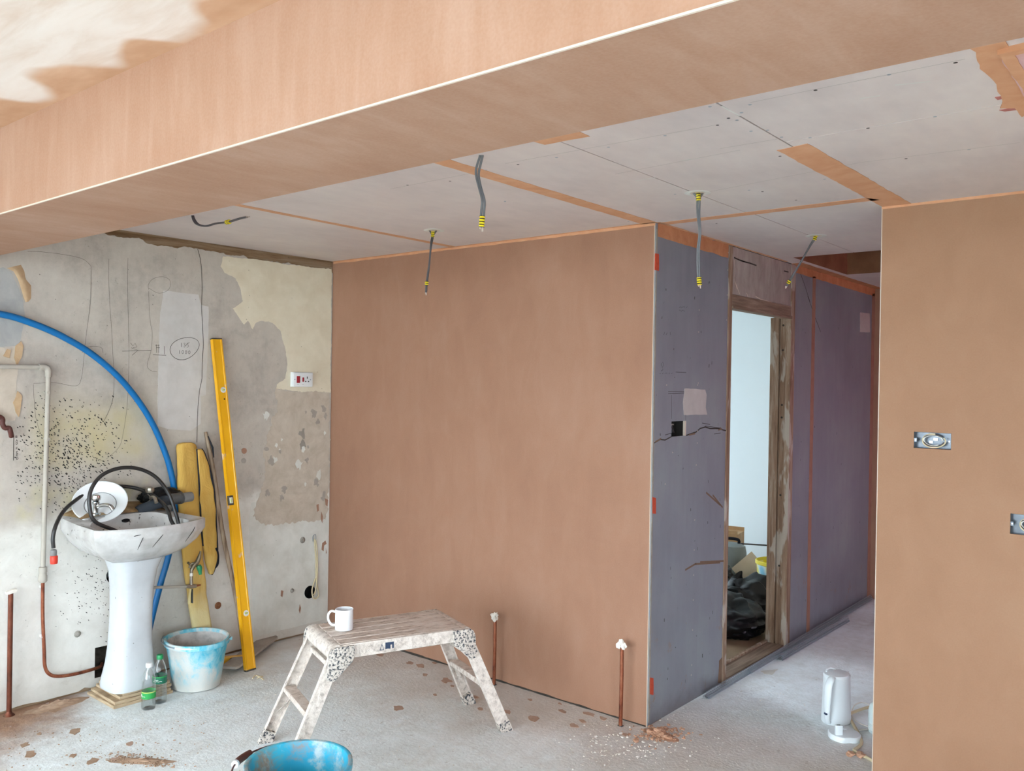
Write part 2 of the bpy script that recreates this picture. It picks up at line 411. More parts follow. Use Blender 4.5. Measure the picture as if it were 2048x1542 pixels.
n.col(n.ramp(g, [(.3, rgb(141, 131, 124)), (.5, rgb(156, 146, 139)), (.7, rgb(169, 160, 153))])); n.bump(g, .15, .004); M['headpanel'] = n.m
n = NB('clear_window_glass', .02, .5)
tr = n.new('ShaderNodeBsdfTransparent'); tr.inputs[0].default_value = (.96, .98, .97, 1); gl = n.new('ShaderNodeBsdfGlossy'); gl.inputs[1].default_value = .02
ms = n.new('ShaderNodeMixShader'); ms.inputs[0].default_value = .06; n.ln(tr.outputs[0], ms.inputs[1]); n.ln(gl.outputs[0], ms.inputs[2])
n.ln(ms.outputs[0], n.nt.nodes['Material Output'].inputs[0]); M['glass'] = n.m
n = NB('added_red_tint_glass', .05, .5)
tr = n.new('ShaderNodeBsdfTransparent'); tr.inputs[0].default_value = (.92, .40, .60, 1)  # red filter for the added hall door, tints the daylight in the passage
n.ln(tr.outputs[0], n.nt.nodes['Material Output'].inputs[0]); M['tintglass'] = n.m
M['upvc'] = plain('white_upvc', rgb(230, 230, 228), .35, var=.03)
M['grass'] = plain('garden_paving', rgb(207, 204, 196), .9, vscale=4, var=.3)

# ------------------------------------------------------------------ the shell
def struct(name, mb, mat, parent=None, **k):
    o = mb.build(name, mat, parent, **k)
    if parent is None: o['kind'] = 'structure'
    return o

floor = struct('floor', MB().box(-6.2, XE, YF, 8.2, -.15, 0), M['floor'])
setp(floor, 'dusty grey concrete floor of the room', 'floor')
setp(struct('ground_outside', MB().box(-30, 30, -30, YF-.2, -.4, -.2), M['grass']), 'paving outside the windows', 'ground')
setp(struct('ground_outside', MB().box(-30, -6.4, -2, 30, -.4, -.2), M['grass']), 'paving outside the side room', 'ground')
setp(struct('ground_outside', MB().box(1.3, 30, 4.2, 30, -.4, -.2), M['grass']), 'paving outside the added front door', 'ground')

# window wall behind the camera; smaller opening added to light the right wall
WIN = [(-4.4, -.5, .04, 2.22), (.0, 1.6, .75, 2.22)]
o = struct('wall_front', MB().box(XL-.2, XE+.2, YF-.2, YF, 0, H+.2), M['unseen'])
cut(o, [MB().box(a, b, YF-.4, YF+.2, c0, c1) for a, b, c0, c1 in WIN]); setp(o, 'plastered window wall behind the viewer', 'wall')
for i, (a, b, c0, c1) in enumerate(WIN):
    k = 3 if b-a > 2 else 2
    fr = MB(); t = .06
    fr.box(a, b, YF-.13, YF-.07, c0, c0+t); fr.box(a, b, YF-.13, YF-.07, c1-t, c1)
    for j in range(k+1):
        x = a+(b-a-t)*j/k; fr.box(x, x+t, YF-.13, YF-.07, c0+t, c1-t)
    wi = struct('window_%d' % (i+1), fr, M['upvc']); setp(wi, ['wide white framed patio window', 'small added white framed window'][i]+' behind the viewer', 'window')
    for j in range(k):
        x = a+(b-a-t)*j/k+t; x2 = a+(b-a-t)*(j+1)/k
        MB().box(x, x2, YF-.104, YF-.098, c0+t, c1-t).build('pane', M['glass'], wi)
    portal('window_daylight_portal', ((a+b)/2, YF-.05, (c0+c1)/2), (radians(-90), 0, 0), b-a, c1-c0)
o = struct('wall_right', MB().box(XE, XE+.2, YF, 4.2, 0, H+.2), M['unseen']); setp(o, 'plain plastered side wall out of view', 'wall')
cut(o, [MB().box(XE-.2, XE+.4, -1.5, .7, .5, 2.2)])  # unseen window opening added to light the left wall directly
fr = MB()
for a in (-1.5, -.43, .64): fr.box(XE+.07, XE+.13, a, a+.06, .5, 2.2)
fr.box(XE+.07, XE+.13, -1.44, .64, .5, .56); fr.box(XE+.07, XE+.13, -1.44, .64, 2.14, 2.2)
wi = struct('window_4', fr, M['upvc']); setp(wi, 'unseen white framed window added in the right-hand side wall to light the left wall', 'window')
for a, b in ((-1.44, -.43), (-.37, .64)): MB().box(XE+.098, XE+.102, a, b, .56, 2.14).build('pane', M['glass'], wi)
portal('added_window_daylight_portal', (XE+.05, -.4, 1.35), (0, radians(90), 0), 1.7, 2.2)
setp(struct('ground_outside', MB().box(XE+.2, 30, YF-.2, 4.2, -.4, -.2), M['grass']), 'paving outside the added side window', 'ground')

# left wall: masonry, with a skim of old plaster, ragged at the top
wl = struct('wall_left', MB().box(XL-.22, XL-.012, YF, YP+.14, 0, H+.2), M['batten'])
setp(wl, 'old stripped grey plaster wall behind the washbasin', 'wall')
top = [(y, 2.405-.020*(y-2.1)+.012*mnoise.noise(Vector((y*9, 0, 3)))+.010*mnoise.noise(Vector((y*37, 1, 3)))-.012*(mnoise.noise(Vector((y*3.1, 0, 9))) > .15)) for y in [YP-.02-i*.012 for i in range(160)]]
top = [(y, min(z, H-.004)) for y, z in top]
bot = [(y, .012+max(0, .05*mnoise.noise(Vector((y*6, 2, 0))))*(1 if 1.6 < y < 2.05 else .15)) for y in [1.4+i*.03 for i in range(74)]]
poly = [(YF, 0), (1.38, 0)]+bot+[(YP-.004, .01), (YP-.004, 2.36)]+top+[(1.6, H-.002), (YF, H-.002)]
sk = MB().prism(poly, mLeft, -.02, 0).build('plaster_skim', M['skim'], wl)
hy, hz = WL(230, 1150); sq0 = WL(190, 1296); sq1 = WL(232, 1346); rh = WL(619, 1184)
def disc_cut(y, z, r, x0=-.3, x1=.1, n=24): return MB().cyl((XL+x0, y, z), (XL+x1, y, z), r, n=n)
cut(sk, [disc_cut(hy, hz, .047), disc_cut(rh[0], rh[1], .040), MB().box(XL-.3, XL+.1, sq0[0], sq1[0], sq1[1], sq0[1])])
cut(wl, [disc_cut(hy, hz, .047, -.16), disc_cut(rh[0], rh[1], .040, -.07), MB().box(XL-.15, XL+.1, sq0[0], sq1[0], sq1[1], sq0[1])])
M['cavity'] = flake('dark_broken_masonry', rgb(58, 51, 44), rgb(106, 97, 87), 25)
for (y, z, r, d) in ((hy, hz, .046, .13), (rh[0], rh[1], .039, .055)):
    b_ = MB(); pts = [(y+r*cos(t*pi/12), z+r*sin(t*pi/12)) for t in range(24)]
    b_.rings([[(XL-.002, p[0], p[1]) for p in pts], [(XL-d, p[0], p[1]) for p in pts]], False, True); b_.build('hole_lining', M['cavity'], wl)
b_ = MB(); pts = [(sq0[0]+.001, sq1[1]+.001), (sq1[0]-.001, sq1[1]+.001), (sq1[0]-.001, sq0[1]-.001), (sq0[0]+.001, sq0[1]-.001)]
b_.rings([[(XL-.002, p[0], p[1]) for p in pts], [(XL-.12, p[0], p[1]) for p in pts]], False, True); b_.build('hole_lining', M['cavity'], wl)

def patch(name, pts, mat, mapf=mLeft, parent=None, t=.0012, amp=.01, step=.012, seed=1, t0=-.002):
    return MB().prism(ragged(pts, amp, step, seed), mapf, t0, t).build(name, mat, parent)
patch('paint_patch', [Z1(*q) for q in ((1345, 250), (1500, 262), (1560, 272), (1700, 292), (1850, 312), (1998, 325), (1994, 640), (1990, 1068), (1850, 1066), (1760, 1060), (1660, 1048), (1668, 1020), (1720, 985), (1730, 900), (1715, 790), (1690, 700), (1640, 650), (1575, 637), (1545, 650), (1520, 690), (1495, 640), (1470, 660), (1440, 615), (1400, 560), (1460, 520), (1450, 440), (1420, 380), (1350, 350), (1330, 310))], M['cream'], parent=wl, seed=3)
patch('filler_patch', [Z1(*q) for q in ((985, 455), (1195, 480), (1212, 540), (1258, 552), (1255, 700), (1240, 1085), (1210, 1092), (1208, 1255), (1150, 1300), (1010, 1290), (950, 1270), (950, 1050), (962, 620))], M['filler'], parent=wl, amp=.004, seed=5)
patch('paint_patch', [Z2(*q) for q in ((1515, 318), (1600, 300), (1700, 312), (1760, 290), (1960, 272), (1975, 420), (1968, 1015), (1700, 1085), (1530, 1125), (1512, 800), (1500, 420))], M['offwhite'], parent=wl, amp=.006, seed=7); lowpatch = bpy.data.objects[max((o.name for o in COL.objects if o.name.startswith('paint_patch')))]; cut(lowpatch, [disc_cut(rh[0], rh[1], .040)])
patch('paint_patch', [Z1(*q) for q in ((1660, 1052), (1760, 1066), (1985, 1072), (1985, 1640), (1960, 1835), (1760, 1855), (1600, 1866), (1520, 1820), (1560, 1700), (1600, 1560), (1590, 1440), (1620, 1300), (1660, 1190))], M['beige_worn'], parent=wl, amp=.03, step=.006, seed=9, t=.0019)
rs = random.Random(4)
for i in range(26):
    cx, cy = rs.uniform(1590, 1960), rs.uniform(1090, 1720); s_ = rs.uniform(7, 24)
    if i in (0, 1): cx, cy, s_ = 1822, 1320+i*60, 22
    patch('scraped_patch', [Z1(cx+s_*cos(k*pi/6)*rs.uniform(.35, 1.2), cy+s_*1.5*sin(k*pi/6)*rs.uniform(.35, 1.3)) for k in range(12)], M['dark_patch' if i < 2 else 'scrape' if i < 16 else 'offwhite'], parent=wl, t=.0022+i*.00002, amp=.008, step=.004, seed=20+i)
for cx, cy, rx, ry in ((1470, 1420, 16, 18), (1605, 1410, 14, 12), (1468, 1480, 14, 16)):
    patch('fixing_scar', [Z1(cx+rx*cos(k*pi/5), cy+ry*sin(k*pi/5)) for k in range(10)], M['flakescar' if cx == 1470 else 'scrape'], parent=wl, t=.0030, amp=.003, step=.006, seed=cx)
# flakes gone from the white paint near the corner and beside the washbasin
for pts in (((1905, 330), (1918, 325), (1920, 365), (1910, 372)), ((1935, 370), (1943, 400), (1940, 440), (1932, 410)), ((1940, 560), (1960, 545), (1966, 565), (1952, 575), (1948, 610), (1936, 600)), ((1962, 590), (1967, 620), (1962, 625)), ((1805, 930), (1812, 950), (1806, 985), (1799, 965)), ((1692, 845), (1706, 848), (1700, 885), (1690, 880)), ((1955, 290), (1975, 300), (1972, 340), (1960, 330))):
    patch('paint_flake_scar', [Z2(*q) for q in pts], M['flakescar'], parent=wl, t=.0026, amp=.002, step=.006, seed=pts[0][0])
# plaster torn away at the left end
patch('exposed_plaster', [Z1(*q) for q in ((-40, 330), (20, 312), (70, 345), (110, 430), (140, 520), (150, 620), (125, 720), (118, 790), (-40, 795))], M['bluegrey'], parent=wl, amp=.008, seed=31)
patch('exposed_plaster', [Z1(*q) for q in ((-40, 800), (100, 800), (112, 860), (105, 960), (92, 1060), (110, 1180), (90, 1240), (-40, 1240))], M['beige_worn'], parent=wl, amp=.012, seed=33)
n_ = MB()      # curled flap of lining paper
flap = [((40, 320), (125, 300), .004), ((80, 340), (145, 335), .018), ((105, 385), (160, 390), .03), ((120, 430), (192, 425), .036), ((132, 470), (190, 470), .028), ((142, 500), (186, 505), .016), ((152, 525), (170, 522), .004)]
rows = []
for (l, r_, off) in flap:
    a = Vector(Z1(*l)); b = Vector(Z1(*r_)); rows.append([Vector((XL+.001+off*.4*(1-abs(2*t-.7)), *(a.lerp(b, t)))) for t in (0, .25, .5, .75, 1)])
R0 = [n_.verts(r_) for r_ in rows]; R1 = [n_.verts([q+Vector((.0015, 0, 0)) for q in r_]) for r_ in rows]
for RR in (R0, R1):
    for a, b in zip(RR, RR[1:]): n_.bridge(a, b, False)
n_.build('torn_paper_flap', M['tanpaper'], wl, smooth=True)
for pts in (((95, 790), (125, 762), (135, 790), (128, 850), (100, 905), (85, 860)), ((105, 1060), (128, 1090), (125, 1150), (112, 1215), (100, 1190), (78, 1130)), ((40, 810), (60, 812), (55, 860), (20, 850))):
    patch('torn_paper', [Z1(*q) for q in pts], M['tanpaper'], parent=wl, t=.006, amp=.006, step=.008, seed=pts[0][0])
cr = MB()      # settlement crack
cr.ribbon([Z1(x, y) for x, y in ((1190, 205), (1205, 260), (1214, 330), (1217, 440), (1213, 560), (1219, 660), (1224, 780), (1217, 900), (1216, 985), (1200, 1060), (1192, 1150), (1187, 1260), (1185, 1370))], .0035, mLeft, .0018)
cr.build('settlement_crack', M['crack'], wl)

# handwriting and pencilled pipe runs
GL = {'1': [[(.5, 0), (.5, 1)]], '3': [[(.1, .9), (.6, 1), (.7, .75), (.35, .55), (.75, .35), (.55, 0), (.1, .1)]], '5': [[(.8, 1.0), (.2, 1), (.2, .6), (.6, .62), (.75, .3), (.5, 0), (.1, .08)]],
      '0': [[(.5, 1), (.15, .7), (.2, .2), (.5, 0), (.8, .3), (.75, .8), (.5, 1)]], 'R': [[(.2, 0), (.2, 1), (.7, .9), (.7, .6), (.2, .5), (.8, 0)]], 'A': [[(.1, 0), (.5, 1), (.9, 0)], [(.25, .4), (.75, .4)]],
      'D': [[(.2, 0), (.2, 1), (.7, .85), (.85, .5), (.7, .12), (.2, 0)]], 'F': [[(.2, 0), (.2, 1), (.85, 1)], [(.2, .55), (.7, .55)]], 'E': [[(.85, 1), (.2, 1), (.2, 0), (.85, 0)], [(.2, .52), (.7, .52)]], '6': [[(.7, 1), (.3, .7), (.2, .3), (.5, 0), (.75, .25), (.5, .5), (.22, .35)]], '2': [[(.15, .8), (.5, 1), (.75, .75), (.2, 0), (.85, 0)]], '8': [[(.5, .52), (.2, .75), (.5, 1), (.8, .75), (.5, .52), (.15, .25), (.5, 0), (.85, .25), (.5, .52)]], '9': [[(.75, .6), (.4, .5), (.25, .8), (.55, 1), (.75, .75), (.6, 0)]]}
def write(mb, text, org, sx, sy, dx, wd, mapf, down=False, t=.002):
    for i, ch in enumerate(text):
        for st_ in GL.get(ch, []):
            o2 = (org[0]+(0 if down else i*dx), org[1]-(i*dx if down else 0))
            mb.ribbon([(o2[0]+p[0]*sx, o2[1]+p[1]*sy) for p in st_], wd, mapf, t)
pm = MB()
c0 = Z1(1112, 805)
pm.ribbon([(c0[0]+.088*cos(t*pi/20)+.006*sin(t*pi/10), c0[1]+.062*sin(t*pi/20)+.018*cos(t*pi/20)) for t in range(41)], .0028, mLeft, .0022)
write(pm, '135', (c0[0]-.03, c0[1]+.008), .016, .024, .02, .0022, mLeft, t=.0022)
write(pm, '1000', (c0[0]-.04, c0[1]-.03), .016, .020, .02, .0022, mLeft, t=.0022)
pm.ribbon([Z1(1115, 790), Z1(1128, 775), Z1(1140, 768)], .0022, mLeft, .0022)
pm.build('pencil_writing', M['pencil'], wl)
pm = MB()
for ln_ in (((655, 265), (655, 420), (662, 560), (672, 700), (680, 860), (686, 980), (680, 1100), (655, 1180), (620, 1250)), ((770, 258), (768, 420), (772, 640), (776, 830), (772, 1000), (765, 1150), (740, 1320), (715, 1400), (640, 1470)),
            ((165, 220), (250, 222), (380, 238), (490, 262), (540, 300), (548, 330), (546, 480), (535, 600), (515, 750), (505, 850), (490, 980), (455, 1030), (330, 1010), (200, 1015)), ((200, 1020), (205, 1120), (215, 1220), (240, 1310)),
            ((895, 450), (893, 420), (920, 385), (975, 372), (1020, 390), (1025, 430), (1000, 460), (950, 470), (895, 440)), ((895, 460), (898, 560), (905, 650), (915, 700), (912, 800), (900, 850), (885, 910), (910, 938), (945, 945)), ((495, 830), (505, 805), (560, 790), (610, 800), (620, 830))):
    pm.ribbon(spline([(*Z1(x, y), 0) for x, y in ln_], 4), .0014, mLeft, .0018)
for ln_ in (((735, 820), (910, 815)), ((920, 842), (1000, 845)), ((785, 770), (800, 790), (812, 772), (825, 795), (800, 800)), ((790, 800), (830, 815), (795, 845)), ((935, 785), (960, 785)), ((940, 800), (962, 800)), ((940, 780), (942, 830)), ((955, 780), (955, 830)), ((988, 790), (988, 840))):
    pm.ribbon([Z1(*q) for q in ln_], .0022, mLeft, .0018)
pm.build('pencil_lines', M['pencil'], wl)
pm = MB(); a = WL(27.2, 870); b = WL(26.6, 921); pm.ribbon([a, b], .003, mLeft, .0022)
q0 = WL(30.5, 876); q1 = WL(32, 919)
for i, (ch, yy) in enumerate(zip('RADFEED', (876, 883.5, 888.7, 899, 907, 912.5, 919))):
    y_, z_ = WL(30.3+i*.25, yy); write(pm, ch, (y_, z_), .011, .011, 0, .0022, mLeft, t=.0022)
pm.build('ink_writing', M['ink'], wl)
# black flecks of sprayed paint
sp = MB(); rs = random.Random(11)
def fleck(y, z, s_):
    a0 = rs.uniform(.4, 1.0); e = rs.uniform(1.2, 2.6); pts = []
    for k in range(6):
        t = k*pi/3; u, v_ = s_*e*cos(t), s_*sin(t); pts.append((XL+.0016, y+u*cos(a0)-v_*sin(a0), z-(u*sin(a0)+v_*cos(a0))))
    sp.face(sp.verts(pts))
cnt = 0
while cnt < 760:
    x, y = rs.uniform(90, 800), rs.uniform(1060, 1790)
    dens = max(0, min(1, (y-1060)/420))*max(.06, 1-abs(x-430)/420)
    if y > 1560: dens *= max(0, 1-(y-1560)/260)*(.9 if x < 520 else .35)
    if rs.random() < dens: fleck(*Z1(x, y), rs.uniform(.0012, .0032)); cnt += 1
for k in range(150):
    x, y = rs.gauss(560, 80), rs.gauss(850, 110); fleck(*Z2(x, y), rs.uniform(.0008, .0025))
for k in range(110):
    fleck(*Z1(rs.uniform(150, 1950), rs.uniform(230, 2500)), rs.uniform(.0008, .0018))
o = sp.build('paint_flecks', M['speck'], wl); o['kind'] = 'stuff'
# bolt stubs and plugs left in the wall
for px, py, r in ((155, 1268, .018), (436, 1211, .022), (605, 1080, .022), (584, 1181, .015)):
    y, z = WL(px, py)
    m_ = MB(); m_.lathe([(r, 0), (r*.9, .003), (r*.5, .006), (r*.45, .012), (r*.3, .014)], 10)
    o = m_.build('old_fixing', M['rust'] if px == 436 else M['dark_patch'], wl, smooth=True)
    o.rotation_euler = (0, pi/2, 0); o.location = (XL, y, z)

# pink plastered partition
wb = struct('wall_back', MB().box(XL-.02, XD-.005, YP, YP+.14, 0, H+.1), M['pink']); setp(wb, 'freshly plastered pink wall behind the work platform', 'wall')
MB().box(XD-.0075, XD-.0045, YP-.0008, YP+.012, .0, H).build('corner_bead', M['bead'], wb)
b_ = MB(); b_.prism(ragged([(XL, H-.014), (XD-.004, H-.014), (XD-.004, H), (XL, H)], .005, .03, 3), mPink, -.001, .0012); b_.build('top_joint', M['joint'], wb)
n_ = MB().prism(ragged([(XL+.02, 0.001), (XD-.01, .001), (XD-.01, .006), (XL+.02, .014)], .006, .03, 8), mPink, -.001, .003); n_.build('bottom_edge', M['crack'], wb)

# right wall
wr = struct('wall_right', MB().box(XR, XE, YR, YR+.12, 0, H+.1), M['pink_r']); setp(wr, 'plain pink plastered wall on the right', 'wall')
MB().box(XR-.0008, XR+.0025, YR-.0008, YR+.010, 0, H).build('corner_bead', M['bead'], wr)
b_ = MB(); b_.prism(ragged([(XR, H-.01), (XE, H-.01), (XE, H), (XR, H)], .004, .03, 5), mRight, -.001, .0012); b_.build('top_joint', M['joint'], wr)

# boxed beam
bm_ = struct('beam', MB().box(XL-.01, XE, YB1, YB2, ZB, H+.05), M['beam']); setp(bm_, 'pink plastered boxed-in ceiling beam', 'beam'); bm_.name = 'trim_1'
MB().box(XL, XE, YB1-.0015, YB1+.003, ZB-.0015, ZB+.0022).build('corner_bead', M['bead'], bm_)
# ceilings
o = struct('ceiling', MB().box(XL-.2, XE+.2, YF-.2, YB1+.05, H, H+.2), M['ceil_near']); setp(o, 'pale drying plaster ceiling in front of the beam', 'ceiling')
RX0, RX1, RY0, RY1 = -2.005, -1.15, 5.062, 6.02
ce = MB()
for (x0, x1, y0, y1) in ((-6.2, XE+.2, YB1+.05, RY0-.02), (-6.2, RX0-.02, RY0-.02, RY1+.02), (RX1+.02, XE+.2, RY0-.02, RY1+.02), (-6.2, XE+.2, RY1+.02, 8.2)):
    ce.box(x0, x1, y0, y1, H+.0125, H+.2)
ceil = struct('ceiling', ce, M['void']); setp(ceil, 'ceiling of bare grey plasterboard behind the beam', 'ceiling')
g = .0026
for (x0, x1, y0, y1) in ((XL, -3.43, YB2-.05, YP), (-3.43, -2.14, YB2-.05, YP), (-2.14, -1.662, YB2-.05, 3.655), (-1.662, -1.088, YB2-.05, 3.655), (-1.088, .45, YB2-.05, 2.655), (-1.088, .45, 2.655, YR), (.45, XE, YB2-.05, YR),
                         (-2.112, -1.648, 3.655, RY0), (-1.648, -1.088, 3.655, RY0), (-1.088, .9, YR+.1, RY0), (-2.112, RX0, RY0, RY1), (RX1, .9, RY0, RY1), (-2.112, .9, RY1, YH)):
    MB().box(x0+g, x1-g, y0+g, y1-g, H, H+.0125).build('plasterboard', M['board_c'], ceil)
rc = MB(); rc.rings([[(RX0, RY0, H), (RX1, RY0, H), (RX1, RY1, H), (RX0, RY1, H)], [(RX0, RY0, H+.32), (RX1, RY0, H+.32), (RX1, RY1, H+.32), (RX0, RY1, H+.32)]], False, True)
o = rc.build('recess_lining', M['ply'], ceil)
def strip(pts, mat=None, t=.0012, amp=.008, seed=1, name='joint_filler', mapf=mCeil, parent=None, step=.03):
    return MB().prism(ragged(pts, amp, step, seed), mapf, -.001, t).build(name, mat or M['joint'], parent or ceil)
strip([(-3.448, YB2), (-3.412, YB2), (-3.43, YP), (-3.475, YP)], seed=2)
strip([(-2.185, YB2), (-2.11, YB2), (-2.105, YP+.02), (-2.185, YP)], seed=3)
strip([(-1.145, 2.735), (-1.035, 2.715), (-1.02, YR), (-1.135, YR)], seed=4)
strip([(-2.1, 3.625), (-1.14, 3.63), (-1.10, 3.70), (-2.1, 3.688)], seed=5)
strip([(-1.86, YB2), (-1.52, YB2), (-1.55, 2.235), (-1.72, 2.225)], seed=6)
strip([(XD, YP), (XD+.02, YP), (XD+.018, 5.2), (XD, 5.2)], seed=7)
strip([(XD, 5.3), (XD+.07, 5.3), (XD+.06, YH), (XD, YH)], M['joint_d'], seed=8)
strip([(XL+.005, YP-.016), (XD, YP-.016), (XD, YP), (XL+.005, YP)], seed=9, amp=.006)
strip([(-.50, 1.9), (-.385, 1.9), (-.38, 2.72), (-.45, 2.80), (-.452, 2.70), (-.482, 2.68), (-.465, 2.59), (-.455, 2.43), (-.463, 2.32), (-.45, 2.2)], seed=10, t=.003)
strip([(-.405, 2.215), (.45, 2.17), (.45, 2.78), (-.36, 2.74), (-.41, 2.58)], M['coat'], t=.012, amp=.008, seed=11, name='bonding_coat')
strip([(-.408, 2.213), (.45, 2.165), (.45, 2.20), (-.375, 2.243), (-.382, 2.58), (-.40, 2.60)], t=.014, amp=.008, seed=12, name='bonding_coat_edge')
for pts in ([(-.478, 2.575), (-.44, 2.58), (-.44, 2.60), (-.475, 2.60)], [(-.49, 2.70), (-.44, 2.70), (-.43, 2.73), (-.48, 2.72)]): strip(pts, M['coat_red'], .002, .006, 14, 'coat_smear')
# chalk and pencil lines, fixings
pl = MB()
for a, b in ((CE(1500, 205), CE(1930, 118)), (CE(1440, 297), CE(1560, 277)), (CE(780, 378), CE(950, 345)), (CE(1010, 327), CE(1430, 250)), (CE(1410, 385), CE(1720, 325)), (CE(1720, 325), CE(2040, 285)), (CE(1230, 348), CE(1480, 300))):
    pl.ribbon([a, b], .0016, mCeil, .0003)
pl.build('pencil_lines', M['dark_patch'], ceil)
pl = MB()
for a, b in ((CE(1420, 500), CE(1525, 489)), (CE(1560, 484), CE(1760, 463)), (CE(1750, 405), CE(1765, 415)), (CE(1362, 321), CE(1400, 316)), (CE(1270, 362), CE(1310, 355)), (CE(1443, 212), CE(1480, 232)), (CE(1790, 170), CE(1860, 163)), (CE(1720, 197), CE(1760, 191))):
    pl.ribbon([a, b], .006, mCeil, .0003)
pl.build('chalk_smears', M['offwhite'], ceil)
sc1, sc2 = MB(), MB()
rs = random.Random(8)
for px, py in ((1420, 213), (1631, 180), (1778, 149), (1911, 125), (1483, 225), (1500, 209), (1435, 250), (1474, 240), (1457, 236), (1502, 262), (1563, 274), (1620, 275), (1535, 260), (1736, 256), (1870, 233), (1637, 313), (1938, 299), (1649, 358), (1617, 332), (1812, 317), (1330, 271), (1217, 294), (1113, 315), (1036, 329), (972, 340), (1525, 383), (1498, 380), (1592, 400), (1350, 388), (1433, 447), (1010, 402), (900, 362), (815, 370), (1092, 391), (1257, 443), (1010, 403), (1560, 312)):
    x, y = CE(px, py); p = [(x+.0055*cos(k*pi/4), y+.0055*sin(k*pi/4), H-.0006) for k in range(8)]
    (sc1 if rs.random() < .6 else sc2).face((sc1 if False else None) or []) if False else None
    m_ = sc1 if rs.random() < .55 else sc2; m_.face(m_.verts(p))
for m_, mt in ((sc1, M['galv']), (sc2, M['crack'])):
    o = m_.build('screw_heads', mt, ceil); o['kind'] = 'stuff'

# passage wall: stud wall clad in boards, with a doorway
DY0, DY1, DZ = 4.455, 5.335, 2.10
wc = MB(); wc.box(XD-.125, XD-.0125, YP+.12, DY0-.03, 0, H); wc.box(XD-.125, XD-.0125, DY1+.02, YH+.1, 0, H); wc.box(XD-.125, XD-.0125, DY0-.03, DY1+.02, 2.17, H)
wc = struct('wall_center', wc, M['unseen']); setp(wc, 'purple-grey plasterboard wall with a doorway along the passage', 'wall')
h0, h1 = WD(1343, 842), WD(1372, 874); hz0, hz1 = 1.397, 1.474
ba = MB().box(XD-.0125, XD, YP+.003, 4.405, .006, H-.002).build('plasterboard', M['board_w'], wc)
cut(ba, [MB().box(XD-.1, XD+.1, h0[0], h1[0], hz0, hz1)]); cut(wc, [MB().box(XD-.06, XD+.1, h0[0], h1[0], hz0, hz1)])
b_ = MB(); b_.rings([[(XD-.012, a, b) for a, b in ((h0[0], hz0), (h1[0], hz0), (h1[0], hz1), (h0[0], hz1))], [(XD-.058, a, b) for a, b in ((h0[0], hz0), (h1[0], hz0), (h1[0], hz1), (h0[0], hz1))]], False, True); b_.build('hole_lining', M['void'], wc)
MB().box(XD-.0123, XD-.0003, h1[0]-.0115, h1[0]-.0005, hz0+.0005, hz1-.0005).build('cut_edge', M['bead'], wc)
MB().box(XD-.0125, XD, 5.375, 5.69, .006, H-.002).build('plasterboard', M['board_w'], wc)
MB().box(XD-.0125, XD, 5.694, YH, .006, H-.002).build('plasterboard', M['board_w'], wc)
def wstrip(pts, mat, t=.0012, amp=.006, seed=1, name='joint_filler'): return strip(pts, mat, t, amp, seed, name, mPass, wc)
wstrip([(YP+.02, H-.065), (4.40, H-.075), (4.40, H), (YP+.02, H)], M['joint_d'], seed=3)
wstrip([(5.38, H-.05), (YH, H-.06), (YH, H), (5.38, H)], M['joint_d'], seed=4)
wstrip([(5.665, .01), (5.72, .01), (5.725, H-.04), (5.668, H-.04)], M['joint_w'], seed=5)
wstrip([(6.93, .01), (YH, .01), (YH, H-.04), (6.93, H-.04)], M['joint_w'], seed=6)
wstrip([WD(1369, 777), WD(1410, 779), WD(1413, 790), WD(1411, 815), WD(1414, 829), WD(1368, 830), WD(1366, 805)], M['paperpatch'], .0016, .005, 9, 'filler_patch')
wstrip([WD(1720, 625), WD(1739, 627), WD(1740, 665), WD(1720, 664)], M['paperpatch'], .0014, .005, 10, 'filler_patch')
for k, pts in enumerate((((1310, 506), (1317, 508), (1317, 541), (1309, 540)), ((1304, 994), (1311, 996), (1311, 1028), (1304, 1027)), ((1299, 1355), (1306, 1356), (1306, 1389), (1299, 1388)))):
    wstrip([WD(*q) for q in pts], M['redmesh'], .003, .004, 12+k, 'red_tape')
# broken paper edge down the corner, crack, scrapes, notes
k_ = MB(); k_.prism(ragged([(YP+.003, .02), (YP+.016, .02), (YP+.016, H-.03), (YP+.003, H-.03)], .006, .012, 5), mPass, -.001, .002); k_.build('torn_board_edge', M['dark_patch'], wc)
cr = MB(); cr.ribbon([WD(*q) for q in ((1308, 886), (1320, 879), (1330, 880), (1343, 873))], .006, mPass, .0008); cr.ribbon([WD(*q) for q in ((1372, 871), (1380, 868), (1392, 864), (1400, 857), (1410, 854), (1420, 857), (1436, 857), (1446, 860), (1455, 862))], .007, mPass, .0008)
for ln_ in (((1404, 846), (1420, 849)), ((1410, 852), (1440, 856)), ((1428, 868), (1441, 866)), ((1330, 870), (1343, 866))): cr.ribbon([WD(*q) for q in ln_], .003, mPass, .0007)
cr.build('board_crack', M['crack'], wc)
cr = MB()
for ln_ in (((1310, 884), (1322, 877)), ((1378, 870), (1390, 867)), ((1440, 855), (1444, 858), (1436, 860))): cr.ribbon([WD(*q) for q in ln_], .008, mPass, .0012)
for ln_ in (((1412, 985), (1440, 1010)), ((1425, 990), (1445, 1015)), ((1390, 1128), (1440, 1125)), ((1400, 1124), (1448, 1122)), ((1370, 1140), (1392, 1127))): cr.ribbon([WD(*q) for q in ln_], .010, mPass, .0009)
cr.build('board_scrapes', M['boardscrape'], wc)
nt_ = MB(); rs = random.Random(2)
